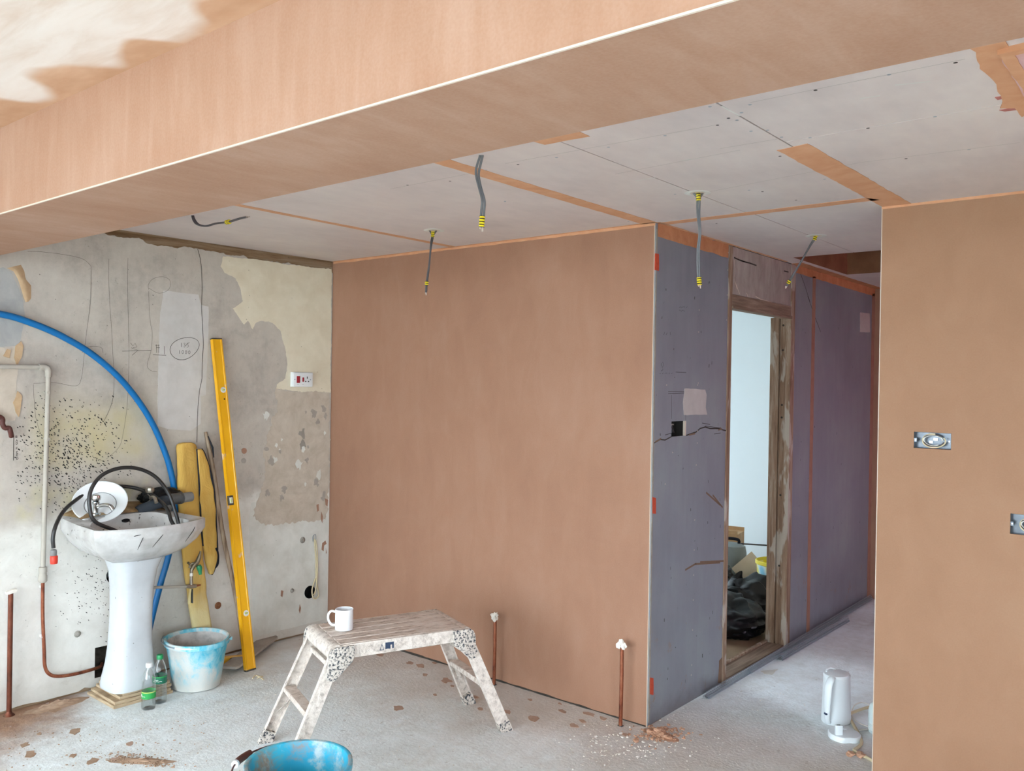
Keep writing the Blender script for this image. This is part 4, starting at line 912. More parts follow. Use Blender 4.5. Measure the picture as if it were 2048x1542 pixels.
# white dish leaning behind the tap
c0 = hit(200, 1004, 0, -4.425)
ds = thing('white_dish', c0, 'round white plastic dish propped on the washbasin', 'dish')
nrm = Vector((.62, -.36, .70)).normalized(); ds.scale = (.96, .96, .96); ds.rotation_euler = nrm.to_track_quat('Z', 'Y').to_euler()
b_ = MB(); b_.lathe([(.03, -.055), (.085, -.042), (.120, -.018), (.133, .0), (.137, .006), (.133, .008), (.118, .002), (.082, -.022), (.076, -.024), (.07, -.022), (.03, -.028), (.0, -.03)], 44, cap0=True, cap1=False); b_.build('bowl', M['whiteplastic'], ds, smooth=True)
b_ = MB()
b_.lathe([(.078, -.0225), (.080, -.0205), (.078, -.0190), (.076, -.0205)], 40, cap0=False, cap1=False); b_.build('ring', M['midgrey'], ds, smooth=True)

# pipe sleeve, elbow and black bag lying across the back
p0 = hit(274, 1023, 0, -4.40); p1 = hit(334, 1000, 0, -4.40)
sl = thing('pipe_sleeve', p0, 'dark blue-grey pipe sleeve lying across the back of the washbasin', 'pipe sleeve')
loc = lambda p: Vector(p)-Vector(p0)
d_ = (Vector(p1)-Vector(p0)); ln_ = d_.length; d_.normalize()
b_ = MB(); b_.tube([loc(p0), loc(p0)+d_*.012, loc(p0)+d_*ln_*.6, loc(p1)], [.024, .0295, .030, .029], 20); b_.build('sleeve', M['foam'], sl, smooth=True)
p2 = hit(384, 993, 0, -4.40); p1b = hit(340, 999, 0, -4.405)
we = thing('waste_fitting', p1b, 'ribbed grey plastic waste fitting beside the pipe sleeve on the washbasin', 'pipe fitting')
q = Vector(p2)-Vector(p1b); L = q.length; q.normalize()
b_ = MB(); b_.tube([q*0, q*.01, q*L*.55], [.030, .031, .031], 20); b_.build('body', M['greyplastic'], we, smooth=True)
b_ = MB(); b_.tube([q*L*.56, q*L*.58, q*L*.95, q*L], [.027, .0275, .0270, .025], 20); b_.build('collar', M['midgrey'], we, smooth=True)
for k in (.40, .47): MB().tube([q*L*k, q*L*(k+.03)], .033, 20).build('rib', M['greyplastic'], we, smooth=True)
bg_ = MB(); bmesh.ops.create_icosphere(bg_.b, subdivisions=4, radius=1)
c1 = hit(322, 992, 0, -4.47)
for v_ in bg_.b.verts:
    p = v_.co.copy(); w_ = 1+.16*mnoise.noise(p*2.3)+.10*mnoise.noise(p*5)-.10*abs(mnoise.noise(p*3+Vector((5, 1, 2))))
    v_.co = Vector((p.x*.055, p.y*.125, p.z*.048))*w_
o = bg_.build('plastic_bag', M['blackbag'], None, smooth=True, angle=30); o.location = c1; setp(o, 'crumpled black plastic bag behind the taps on the washbasin', 'bag')

# black hose looped in the basin, with a red connector hanging at its end
def HP(px, py, x): return hit(px, py, 0, x)
hz_ = PZ+RZ
hs = thing('rubber_hose', (HP(107, 1100, -4.36)), 'black rubber hose coiled in the washbasin with a red connector', 'hose')
path = [HP(107, 1096, -4.36), HP(106, 1075, -4.36), HP(112, 1050, -4.37), HP(126, 1024, -4.42), HP(148, 1003, -4.48), HP(180, 983, -4.53), HP(226, 973, -4.538), HP(270, 976, -4.52), HP(308, 992, -4.41), HP(333, 1016, -4.30), HP(342, 1040, -4.25),
        (-4.21, 2.33, hz_-.07), (-4.19, 2.25, hz_-.108), (-4.20, 2.14, hz_-.113), (-4.235, 2.08, hz_-.09), (-4.25, 2.045, hz_-.045), HP(190, 1043, -4.25), HP(179, 1012, -4.26), HP(182, 980, -4.27), HP(202, 952, -4.28), HP(236, 937, -4.28), HP(275, 937, -4.28), HP(310, 953, -4.27), HP(336, 985, -4.25), HP(350, 1022, -4.22), (-4.195, 2.345, hz_-.06), (-4.16, 2.30, hz_-.10), (-4.15, 2.2, hz_-.112), (-4.17, 2.1, hz_-.108)]
o = MB(); off = Vector(hs.location); o.tube([p-off for p in spline(path, 7)], .0095, 12); o.build('tube', M['hose'], hs, smooth=True)
b_ = MB(); b_.lathe([(.010, .012), (.014, .010), (.0155, .0), (.0155, -.016), (.014, -.018)], 16); o = b_.build('connector_collar', M['midgrey'], hs, smooth=True); o.location = HP(107, 1104, -4.36)-off
b_ = MB(); b_.lathe([(.0145, .0), (.0175, -.004), (.0175, -.030), (.016, -.040), (.011, -.041), (.011, -.02)], 18); o = b_.build('connector', M['redplastic'], hs, smooth=True); o.location = HP(108, 1111, -4.36)-off

# ------------------------------------------------------------------ pipes on the left wall
o = MB().tube(spline([(-4.515, .62, 1.70), (-4.515, .80, 1.83), (-4.515, 1.05, 1.935), (-4.515, 1.33, 1.965), HP(0, 628, -4.515), HP(60, 645, -4.515), HP(125, 673, -4.515), HP(190, 713, -4.515), HP(250, 768, -4.515), HP(300, 838, -4.52), HP(332, 910, -4.52), HP(347, 970, -4.515), HP(350, 1020, -4.515), HP(345, 1075, -4.515), HP(335, 1120, -4.52), HP(322, 1165, -4.52), HP(309, 1215, -4.525), (-4.525, 2.36, .25), (-4.525, 2.33, .12), (-4.52, 2.32, .004)], 7), .0165, 14).build('water_pipe', M['bluepipe'], None, smooth=True)
setp(o, 'bright blue plastic water pipe curving down the stripped wall', 'pipe')
wp = thing('waste_pipe', (XL+.03, 1.829, 1.69), 'off-white plastic pipe with an elbow running down the left wall', 'pipe'); o0 = Vector(wp.location)
x_ = XL+.03
ve = WL(97, 735, .03); vb = WL(86, 1135, .03); hl = (.55, WL(0, 736, .03)[1])
MB().tube([Vector((x_, hl[0], hl[1]))-o0, Vector((x_, ve[0]-.03, ve[1]+.001))-o0], .0115, 14).build('horizontal_run', M['paintedpipe'], wp, smooth=True)
MB().tube([Vector((x_, ve[0], ve[1]-.03))-o0, Vector((x_, vb[0], vb[1]))-o0], .0115, 14).build('vertical_run', M['paintedpipe'], wp, smooth=True)
MB().tube([p-o0 for p in spline([(x_, ve[0]-.045, ve[1]+.001), (x_, ve[0]-.02, ve[1]+.001), (x_, ve[0]-.006, ve[1]-.006), (x_, ve[0], ve[1]-.022), (x_, ve[0], ve[1]-.048)], 4)], .0165, 14).build('elbow', M['paintedpipe'], wp, smooth=True)
for py in (785, 878): p = WL(95, py, .03); MB().cyl(Vector((XL, p[0], p[1]))-o0, Vector((x_+.014, p[0], p[1]))-o0, .008, n=8).build('pipe_clip', M['paintedpipe'], wp, smooth=True)
b_ = MB(); b_.lathe([(.013, .04), (.019, .036), (.019, .012), (.017, .010), (.017, -.002), (.020, -.006), (.020, -.034), (.014, -.04)], 16); o = b_.build('coupling', M['paintedpipe'], wp, smooth=True); o.location = Vector((x_, vb[0], vb[1]-.035))-o0
cu = thing('copper_pipe', (x_, vb[0], .15), 'thin copper pipe bending from the white coupling to the wall hole', 'pipe'); o1 = Vector(cu.location)
e0 = WL(93, 1322, .03); e1 = WL(150, 1340, .03); e2 = WL(195, 1331, .02)
MB().tube([p-o1 for p in spline([(x_, vb[0], vb[1]-.07), (x_, vb[0]+.002, .45), (x_, e0[0]-.012, .28), (x_, e0[0]-.006, .19), (x_, e0[0]+.02, .145), (x_, e0[0]+.07, .125), (x_, e1[0]+.02, .118), (XL-.01, e2[0]+.02, .110), (XL-.06, e2[0]+.06, .108)], 6)], .0085, 12).build('tube', M['copper'], cu, smooth=True)
for py in (1172, 1270): p = WL(84, py, .0); b_ = MB(); b_.box(XL, XL+.035, p[0]-.012, p[0]-.004, p[1]-.006, p[1]+.006); o = b_.build('pipe_clip', M['whiteplastic'], cu); o.location = -o1
a = WL(19, 1186, .03)
lp = thing('riser_pipe', (XL+.045, a[0], 0), 'tarnished copper riser pipe standing at the far left wall', 'pipe')
MB().tube([(0, 0, 0), (0, 0, a[1])], .0115, 14).build('tube', M['oldcopper'], lp, smooth=True)
MB().lathe([(.026, 0), (.022, .006), (.014, .012), (.012, .02)], 16).build('floor_collar', M['oldcopper'], lp, smooth=True)
b_ = MB(); b_.prism(ragged([(-.02, 0), (.022, .004), (.026, .018), (.0, .016), (-.02, .010)], .006, .006, 2), lambda u_, v_, t: (t, u_, v_+a[1]), -.012, .012); b_.build('tape_wrap', M['tapewhite'], lp)
bpv = MB(); bpv.tube(spline([(-4.55, 1.46, 1.47), (-4.52, 1.52, 1.468), HP(2, 835, -4.52), HP(5, 848, -4.515), HP(10, 856, -4.515), HP(18, 856, -4.515), HP(21, 864, -4.515), HP(23, 873, -4.53)], 6), .0115, 12)
o = bpv.build('offset_pipe', M['brownpipe'], None, smooth=True); setp(o, 'short kinked brown pipe on the wall beside the handwriting', 'pipe')
# valve assembly
vx = -4.372
vt = HP(386, 1173, vx)
va = thing('tap_valve', vt, 'tarnished garden tap valve with green hose connector behind the washbasin', 'valve'); ov = Vector(vt)
L_ = lambda px, py, dx=0: HP(px, py, vx+dx)-ov
p_l = HP(302, 1175, vx-.05)
MB().tube([p_l-ov, L_(374, 1173)], .0075, 10).build('supply_pipe', M['paintedpipe'], va, smooth=True)
MB().tube([L_(372, 1173), L_(384, 1172.5), L_(392, 1172)], [.010, .013, .010], 12).build('tee_body', M['dirtychrome'], va, smooth=True)
MB().tube([L_(391, 1172), L_(401, 1170)], [.007, .004], 10).build('tee_end', M['copper'], va, smooth=True)
MB().tube([L_(383, 1172), L_(382.5, 1160), L_(383, 1148), L_(383, 1139)], [.010, .009, .008, .009], 12).build('stem', M['dirtychrome'], va, smooth=True)
MB().tube([L_(382.5, 1152), L_(382.8, 1146)], .0095, 12).build('tape_wrap', M['tapewhite'], va, smooth=True)
MB().tube([L_(383, 1140), L_(388, 1130), L_(394, 1125), L_(398, 1116), L_(400, 1108), L_(401, 1102)], [.010, .013, .013, .012, .007, .004], 12).build('valve_body', M['brass'], va, smooth=True)
hd = MB()
for k in range(3):
    a_ = k*2*pi/3+.3; c_ = L_(380, 1129, .015); hd.tube([c_, c_+Vector((.004, .019*cos(a_), .019*sin(a_)))], [.005, .007], 8)
hd.build('handle', M['brass'], va, smooth=True)
MB().tube([L_(397, 1131, .01), L_(399, 1136, .012), L_(400, 1142, .014), L_(401, 1149, .015)], [.013, .016, .011, .008], 14).build('hose_connector', M['green'], va, smooth=True)
for (a_, b_2, m_) in (((381, 1178), (377, 1208), 'canvas'), ((384, 1178), (384, 1206), 'cloth')):
    r_ = MB(); r_.tube([L_(*a_, .004), L_((a_[0]+b_2[0])/2, (a_[1]+b_2[1])/2, .012), L_(*b_2, .012)], .01, 8, flat=(.0025, .0105)); r_.build('cloth_strip', M[m_], va)
# outlet left behind the pedestal
hb = MB(); hb.tube([(XL-.10, hy, hz), (XL+.03, hy+.012, hz-.004), (XL+.075, hy+.02, hz-.004)], .021, 16)
o = hb.build('waste_outlet', M['whiteplastic'], None, smooth=True); setp(o, 'white waste outlet stub in the round hole behind the pedestal', 'pipe')

# cooker switch
s0, s1 = WL(583, 745, .01), WL(621, 773, .01); sw_, sh_ = s1[0]-s0[0], .089
cs = thing('cooker_switch', (XL, (s0[0]+s1[0])/2, (s0[1]+s1[1])/2), 'white switch and socket plate with red rockers on the left wall', 'switch')
MB().box(0.0015, .026, -sw_/2-.002, sw_/2+.002, -sh_/2-.002, sh_/2+.002).build('back_box', M['whiteplastic'], cs, bevel=.002)
fp = MB().box(.026, .033, -sw_/2, sw_/2, -sh_/2, sh_/2).build('face_plate', M['whiteplastic'], cs, bevel=.0025)
MB().box(.033, .039, -.052, -.028, -.022, .022, Matrix.Rotation(.0, 4, 'X')).build('cooker_rocker', M['redswitch'], cs, bevel=.003)
MB().box(.033, .0375, -.008, .004, -.014, .014).build('socket_rocker', M['redswitch'], cs, bevel=.002)
for yy, zz, a_, b_2 in ((.030, .013, .003, .007), (.019, -.012, .0045, .003), (.041, -.012, .0045, .003)): MB().box(.0325, .0336, yy-a_, yy+a_, zz-b_2, zz+b_2).build('socket_slot', M['blackhole'], cs)
for yy in (-.065, .055): MB().cyl((.0325, yy, 0), (.0342, yy, 0), .0035, n=10).build('screw', M['galv'], cs, smooth=True)
for yy in (-.04, -.002): MB().box(.0328, .0336, yy-.007, yy+.006, -.031, -.0295).build('printed_mark', M['midgrey'], cs)
# cable looped over a hook by the round box
tp = WL(629, 1072)
hc = thing('looped_cable', (XL, tp[0], tp[1]), 'cream cable hung from a wire hook near the corner', 'cable'); oh = Vector(hc.location)
MB().tube([p-oh for p in spline([HP(626, 1083, XL+.002), HP(626, 1073, XL+.012), HP(631, 1069, XL+.016), HP(632, 1078, XL+.014)], 4)], .0022, 6).build('hook', M['galv'], hc, smooth=True)
for k, pts in enumerate((((629, 1078), (630, 1095), (632, 1120), (632, 1155), (635, 1175), (637, 1190), (632, 1197), (626, 1195), (624, 1180), (628, 1165), (631, 1156)), ((631, 1080), (634, 1100), (635, 1130), (634, 1155), (633, 1170), (630, 1185), (627, 1190)))):
    MB().tube([p-oh for p in spline([HP(*q, XL+.014+.008*k) for q in pts], 5)], .0042, 8).build('cable', M['creamcable'], hc, smooth=True)
bx_ = MB(); bx_.lathe([(.037, -.05), (.038, .004), (.041, .006), (.041, .0), (.0385, -.002)], 24, cap0=True, cap1=False)
o = bx_.build('round_conduit_box', M['blackhole'], None, smooth=True); o.rotation_euler = (0, pi/2, 0); o.location = (XL, rh[0], rh[1]); setp(o, 'round black conduit box sunk in the wall under the looped cable', 'conduit box')
# ------------------------------------------------------------------ leaning things by the left wall
def lean_x(z, z1=1.27, xt=-4.525, xb=-4.40): return xb+(xt-xb)*min(1.2, z/z1)
def onlean(px, py, xt, xb, z1):
    """point on a plane leaning against the left wall"""
    x = xt
    for _ in range(6):
        p = hit(px, py, 0, x); x = xb+(xt-xb)*max(0, p.z)/z1
    return hit(px, py, 0, x)
def pouch(name, rows, xt, xb, z1, thick, mat, parent, org, wr=.004, seed=0):
    """soft flattened pouch lofted through rows of (left px, right px, py)"""
    R = []
    for i, (pl_, pr_, py) in enumerate(rows):
        a = onlean(pl_, py, xt, xb, z1); b = onlean(pr_, py, xt, xb, z1); ring = []; tk = thick*(1 if 0 < i < len(rows)-1 else .35)
        for k in range(24):
            t = 2*pi*k/24; u_ = cos(t); v_ = sin(t)
            p = a.lerp(b, .5+.5*abs(u_)**.75*(1 if u_ > 0 else -1)); p = p+Vector((tk*abs(v_)**.7*(1 if v_ > 0 else -1), 0, 0))
            p = p+Vector((wr*mnoise.noise(Vector((p.y*22, p.z*9, seed))), wr*.6*mnoise.noise(Vector((p.z*13, p.y*8, seed+3))), 0))
            ring.append(p-org)
        R.append(ring)
    b_ = MB(); b_.rings(R, True, True); return b_
def rowfill(rows, n=5):
    P = spline([(a, b, c) for a, b, c in rows], n); return [(p.x, p.y, p.z) for p in P]
ob = hit(402, 1300, 0, -4.37); ob = Vector((ob.x, ob.y, 0))
lb = thing('level_bag', ob, 'long yellow canvas tool bag leaning against the wall', 'tool bag')
main = rowfill([(366, 384, 885), (358, 391, 888), (355, 394, 894), (354, 396, 915), (355, 398, 960), (357, 399, 1010), (360, 401, 1060), (365, 405, 1110), (370, 410, 1160), (377, 415, 1205), (384, 421, 1250), (391, 427, 1300), (396, 431, 1335)])
mb_ = pouch('panel', main, -4.512, -4.40, 1.27, .022, None, lb, ob, .010, 1).build('main_panel', M['canvas'], lb, smooth=True, angle=70)
flp = rowfill([(392, 402, 898), (393, 408, 908), (395, 417, 935), (397, 425, 970), (399, 429, 1010), (401, 431, 1050), (404, 433, 1085), (409, 433, 1115), (415, 427, 1140), (417, 422, 1149)])
pouch('flap', flp, -4.488, -4.415, 1.27, .016, None, lb, ob, .013, 5).build('folded_flap', M['canvas'], lb, smooth=True, angle=70)
def edge(rows, side, xt, xb, off): return [onlean(r_[side], r_[2], xt, xb, 1.27)+Vector((off, 0, 0))-ob for r_ in rows]
MB().tube(edge(flp, 1, -4.488, -4.415, .006), .0062, 8).build('zip_edge', M['navy'], lb, smooth=True)
MB().tube(edge(flp[:32], 0, -4.488, -4.415, .008), .0048, 8).build('zip_edge', M['navy'], lb, smooth=True)
r_ = [(426, 432, 1092), (426, 437, 1104), (424, 438, 1118), (421, 436, 1130), (420, 428, 1139)]
pouch('lining', rowfill(r_, 3), -4.484, -4.415, 1.27, .012, None, lb, ob, .003, 9).build('dark_lining', M['navy'], lb, smooth=True)

st_ = MB(); P0 = onlean(411, 864, -4.53, -4.29, 1.34); P1 = onlean(472, 1205, -4.53, -4.29, 1.34); dirv = (P1-P0); dirv = dirv*(P0.z/(P0.z-P1.z)); Pb = P0+dirv
ps = [P0+dirv*t for t in [k/12 for k in range(13)]]
ps = [p+Vector((0, .006*sin(k*.9), 0)) for k, p in enumerate(ps)]
sk_ = thing('wooden_stick', Pb, 'weathered round wooden stick leaning between the bag and the level', 'stick')
MB().tube([p-Pb for p in ps], [.009, .012]+[.0125]*11, 12).build('shaft', M['stick'], sk_, smooth=True)
MB().tube([onlean(412, 872, -4.515, -4.29, 1.34)-Pb+Vector((.012, .006, 0)), onlean(421, 895, -4.515, -4.29, 1.34)-Pb+Vector((.012, .006, 0)), onlean(424, 915, -4.515, -4.29, 1.34)-Pb+Vector((.012, .004, 0))], [.003, .006, .003], 8).build('strap', M['navy'], sk_, smooth=True)

# spirit level: 1.9 m box section
fb = Vector((*FL(500, 1341), 0)); tp_ = hit(432, 677, 0, XL+.016)
ax = (tp_-fb); LL = ax.length; ax.normalize()
sl_ = thing('spirit_level', fb, 'long yellow box-section spirit level leaning against the wall', 'spirit level')
yv = Vector((0, 1, 0)); yv = (yv-ax*yv.dot(ax)).normalized(); xv = yv.cross(ax).normalized()
Mt = Matrix((xv, yv, ax)).transposed().to_4x4()
sl_.matrix_world = Matrix.Translation(fb) @ Mt
LW, LT = .031, .0125
prof = [(-LT, -LW), (LT, -LW), (LT, -LW+.008), (LT-.0025, -LW+.0105), (LT-.0025, LW-.0105), (LT, LW-.008), (LT, LW), (-LT, LW)]
b_ = MB(); b_.rings([[(a, b, z) for a, b in prof] for z in (.008, LL-.006)], True, True); bd = b_.build('body', M['level'], sl_)
for z0, z1 in ((0, .0085), (LL-.0065, LL)): MB().box(-LT-.001, LT+.001, -LW-.001, LW+.001, z0, z1).build('end_cap', M['levelcap'], sl_, bevel=.001, bseg=1)
def atpx(py): 
    best = min(range(400), key=lambda k: abs(_proj_y(fb+ax*(LL*k/400))-py)); return LL*best/400
def _proj_y(P): d = P-CAM; return 771-FPX*d.dot(_u)/d.dot(_f)
for py in (780, 1227):
    z = atpx(py); b_ = MB(); b_.lathe([(.017, 0), (.0175, .002), (.014, .003), (.0135, .0015), (0, .0015)], 20, cap0=True, cap1=False)
    o = b_.build('plumb_vial', M['bone'], sl_, smooth=True); o.location = (LT-.0028, .006, z); o.rotation_euler = (0, pi/2, 0)
    k_ = MB().tube([(0, -.008, 0), (0, .008, 0)], .0042, 10).build('vial_tube', M['vial'], o, smooth=True); k_.location = (0, 0, .0035)
z = atpx(1001); vf = MB().box(-.004, .0135, -LW-.001, -LW+.030, z-.028, z+.028).build('centre_vial_frame', M['levelcap'], sl_, bevel=.003)
MB().box(.0118, .0142, -LW+.002, -LW+.024, z-.017, z+.017).build('vial_window', M['bone'], vf, bevel=.002)
MB().cyl((.0138, -LW+.012, z-.012), (.0138, -LW+.012, z+.012), .004, n=10).build('vial_tube', M['vial'], vf, smooth=True)
z = atpx(796); MB().cyl((LT-.003, .008, z-.006), (LT-.0018, .008, z-.006), .005, n=12).build('hanging_hole', M['blackhole'], sl_)

# float board and small yellow level on the floor behind the bucket
fa, fbk = Vector((*FL(458, 1347), 0)), Vector((*FL(541, 1284), 0)); dv = (fbk-fa); Lb = dv.length; ang = atan2(dv.y, dv.x)
pb = thing('plaster_float', fa, 'dusty grey rectangular float board lying on the floor behind the level', 'float board', rz=ang)
pts = [(-.01, -.045), (.01, -.055), (Lb-.02, -.055), (Lb, -.04), (Lb, .03), (Lb-.02, .045), (.01, .045), (-.01, .035)]
b_ = MB(); b_.prism(pts, lambda a, b, t: (a, b, t), .0275, .043); b_.build('blade', M['greyboard'], pb, bevel=.003)
b_ = MB(); b_.box(.10, Lb-.10, -.014, .014, 0, .0272); b_.build('backing_block', M['plywood'], pb, bevel=.004)
dvn = dv.normalized(); nv = Vector((-dvn.y, dvn.x, 0))
sl0 = Vector((*FL(447, 1330), 0)); 
y2 = thing('torpedo_level', Vector((-4.42, 2.74, 0)), 'small yellow level lying on the floor behind the bucket', 'spirit level', rz=radians(58))
MB().box(-.16, .15, -.011, .011, 0, .048).build('body', M['level'], y2, bevel=.004)
for k in (-.09, .06): MB().cyl((k, -.0125, .026), (k, .0125, .026), .014, n=16).build('vial_hole', M['levelcap'], y2, smooth=True)
tw = MB(); tw.tube(spline([FL(552, 1280)+(.006,), FL(558, 1273)+(.03,), FL(563, 1266)+(.012,), FL(570, 1268)+(.006,), FL(556, 1276)+(.006,)], 4), .0035, 6)
o = tw.build('wire_offcut', M['brownpipe'], None, smooth=True); setp(o, 'short twisted brown wire offcut by the corner of the left wall', 'wire')
tw = MB(); tw.tube(spline([FL(505, 1358)+(.004,), FL(512, 1354)+(.008,), FL(520, 1356)+(.004,), FL(527, 1361)+(.005,)], 4), .0035, 6); tw.tube(spline([FL(514, 1358)+(.004,), FL(520, 1357)+(.010,), FL(526, 1355)+(.004,)], 4), .003, 6)
o = tw.build('wire_offcut', M['creamcable'], None, smooth=True); setp(o, 'pale curled wire offcut on the floor in front of the yellow level', 'wire')

# boards under the pedestal, one by one
rs = random.Random(3)
for k in range(4):
    z0 = .0005+k*.0163; sx = .30-.012*k; sy = .31-.02*k
    m_ = MB(); m_.box(-sx/2, sx/2, -sy/2, sy/2, 0, .0158)
    o = m_.build('plywood_packer', M['plywood'], None, bevel=.0015, bseg=1); o.location = (-4.355+rs.uniform(-.006, .006), 2.19+rs.uniform(-.006, .010)-(.015 if k < 2 else 0), z0); o.rotation_euler = (0, 0, rs.uniform(-.05, .05))
    setp(o, ['lowest', 'second lowest', 'second highest', 'topmost'][k]+' plywood packing board under the washbasin pedestal', 'board', 'plywood boards under the pedestal')

# ------------------------------------------------------------------ buckets
def bucket(name, loc, rb, rt, h, mo, mi, label, rz=0, fn=None):
    t_ = thing(name, loc, label, 'bucket', rz=rz)
    b_ = MB(); b_.lathe([(rb-.012, 0), (rb, .004), (rb+(rt-rb)*.2, h*.2), (rb+(rt-rb)*.6, h*.6), (rt, h-.03), (rt+.002, h-.028)], 48, cap1=False, fn=fn); bo = b_.build('body', mo, t_, smooth=True)
    b_ = MB(); b_.lathe([(rt+.001, h-.030), (rt+.010, h-.028), (rt+.012, h-.012), (rt+.011, h-.002), (rt+.004, h), (rt-.003, h-.003), (rt-.005, h-.02)], 48, cap0=False, cap1=False, fn=fn); b_.build('rim', mo, t_, smooth=True)
    b_ = MB(); b_.lathe([(rt-.004, h-.015), (rb+(rt-rb)*.6-.004, h*.6), (rb-.006, .012), (rb*.5, .010), (.0, .010)], 48, cap0=False, cap1=False, fn=fn); b_.build('inside', mi, t_, smooth=True)
    return t_
lip = lambda a, z: 1+(.045*cos(2*a+.6)+.03*max(0, cos(a-.1))**8)*max(0, z/.262)
b1 = bucket('builders_bucket', (-4.225, 2.475, 0), .122, .164, .262, M['bucket'], M['bucket_in'], 'blue bucket caked white with plaster beside the pedestal', 0, lip)
def handle(t_, pts, grip=None, mat='galv', r=.0032):
    h_ = MB().tube(spline(pts, 8), r, 8).build('wire_handle', M[mat], t_, smooth=True)
    if grip: MB().tube(spline(grip[0], 5), grip[1], 12).build('grip', grip[2], h_, smooth=True)
    return h_
ra = .178
pts = [(ra*cos(a), ra*sin(a), .262-.014*sin((a+2.45)/(2.45+.75)*pi)) for a in [-2.45+k*(2.45+.75)/10 for k in range(11)]]
handle(b1, pts, (pts[4:7], .0055, M['bone']))
for a in (-2.45, .75): MB().cyl((.170*cos(a), .170*sin(a), .252), (.186*cos(a), .186*sin(a), .252), .008, n=10).build('handle_lug', M['bucket'], b1, smooth=True)

cx, cy = FL(597, 1521, .285)
pour = lambda a, z: 1+.075*max(0, cos(a-radians(20)))**14*max(0, z/.285)**2
b2 = bucket('plastering_bucket', (cx, cy, 0), .135, .178, .285, M['bucket2'], M['bucket2'], 'turquoise plastic bucket with plaster residue in the foreground', 0, pour)
a0, a1 = radians(126), radians(306); pts = []
for k in range(13):
    a = a0+(a1-a0)*k/12; s_ = sin(pi*k/12); rr = .190+.040*s_; pts.append((rr*cos(a), rr*sin(a), .274-.010*s_))
hh = handle(b2, pts, None, 'brownpipe', .0035)
gp = spline(pts, 8)[36:49]; MB().tube(gp, .013, 14).build('grip', M['brownpipe'], hh, smooth=True)
e = gp[-1]; d_ = (gp[-1]-gp[-2]).normalized(); MB().tube([e-d_*.002, e+d_*.010], .0135, 16).build('grip_end', M['whiteplastic'], hh, smooth=True)
for a in (a0, a1): MB().cyl((.182*cos(a), .182*sin(a), .270), (.200*cos(a), .200*sin(a), .270), .009, n=12).build('handle_lug', M['bucket2'], b2, smooth=True)

# ------------------------------------------------------------------ water bottles
def bottle(loc, s, label, capm, labm, fill, rz=0, dz=0.0):
    t_ = thing('water_bottle', loc, label, 'bottle', rz=rz, group='water bottles by the pedestal')
    prof = [(.020, .004), (.029, .0), (.0315, .010), (.0315, .060), (.030, .075), (.0315, .090), (.0315, .125), (.0300, .150), (.0225, .175), (.0140, .192), (.0125, .200)]
    fn = lambda a, z: 1+(.06*abs(cos(2.5*a)) if z < .012 else .02*cos(10*a) if z < .05 else 0)
    b_ = MB(); b_.lathe([(r_*s, z*s) for r_, z in prof], 30, cap1=False, fn=fn); b_.build('body', M['pet'], t_, smooth=True)
    pw = [(r_*s*.955, z*s+.002) for r_, z in prof if z < fill]; b_ = MB(); b_.lathe(pw, 30, cap0=True, cap1=True, fn=fn); b_.build('water', M['water'], t_, smooth=True, angle=50)
    b_ = MB(); b_.lathe([(.013*s, .199*s), (.0148*s, .200*s), (.0148*s, .216*s), (.0135*s, .219*s), (0, .2195*s)], 20, cap1=False); b_.build('cap', capm, t_, smooth=True)
    lb_ = MB(); lb_.lathe([(.0322*s, (.088+dz)*s), (.0322*s, (.122+dz)*s)], 30, cap0=False, cap1=False); l2 = lb_.build('paper_label', labm, t_, smooth=True)
    for zz, a0_, a1_ in ((.100, 3.6, 4.9), (.106, 3.8, 4.4)):
        q_ = MB(); q_.tube([(.0325*s*cos(a0_+(a1_-a0_)*k/8), .0325*s*sin(a0_+(a1_-a0_)*k/8), (zz+dz)*s+.0015*sin(k*2.1)) for k in range(9)], .0012, 5); q_.build('printed_script', M['labelwhite'], l2)
    lb_ = MB(); lb_.lathe([(.0323*s, (.116+dz)*s), (.0323*s, (.121+dz)*s)], 30, cap0=False, cap1=False); lb_.build('label_band', M['labelgreen'] if labm is M['labeldark'] else M['vial'], l2, smooth=True)
    return t_
bottle((-4.10, 2.143, 0), 1.04, 'clear water bottle with white cap, front of the two by the pedestal', M['whiteplastic'], M['labelgreen'], .07, .4, -.034)
bottle((-4.142, 2.222, 0), 1.10, 'clear water bottle with green cap, behind the other by the pedestal', M['greencap'], M['labeldark'], .10, 1.2, .004)

# ------------------------------------------------------------------ capped pipes in front of the pink wall
for k, (px, py, top_) in enumerate(((988, 1356, .37), (1241, 1452, .385))):
    x, y = FL(px, py); y = min(y, YP-.06)
    if k == 0: x = hit(px, py, 1, YP-.06).x
    t_ = thing('capped_pipe', (x, y, 0), ['thin copper pipe capped with white tape behind the work platform', 'thin copper pipe capped with white tape beside the passage corner'][k], 'pipe', group='capped copper pipes')
    MB().tube([(0, 0, -.0), (.002, 0, top_*.6), (0, .001, top_)], .0094, 12).build('tube', M['copper'], t_, smooth=True)
    b_ = MB(); bmesh.ops.create_icosphere(b_.b, subdivisions=3, radius=1)
    for v_ in b_.b.verts:
        p = v_.co.copy(); w_ = 1+.95*mnoise.noise(p*1.7+Vector((k*4, 0, 0)))+.3*mnoise.noise(p*5); v_.co = Vector((p.x*.021*w_-.005*k, p.y*.013*w_, p.z*.021*w_+top_+.004))
    b_.build('tape_cap', M['tapewhite'], t_, smooth=True, angle=30)
    b_ = MB(); b_.box(-.012, .012, -.009, .009, 0, .004); b_.build('floor_clip', M['greyplastic'], t_)

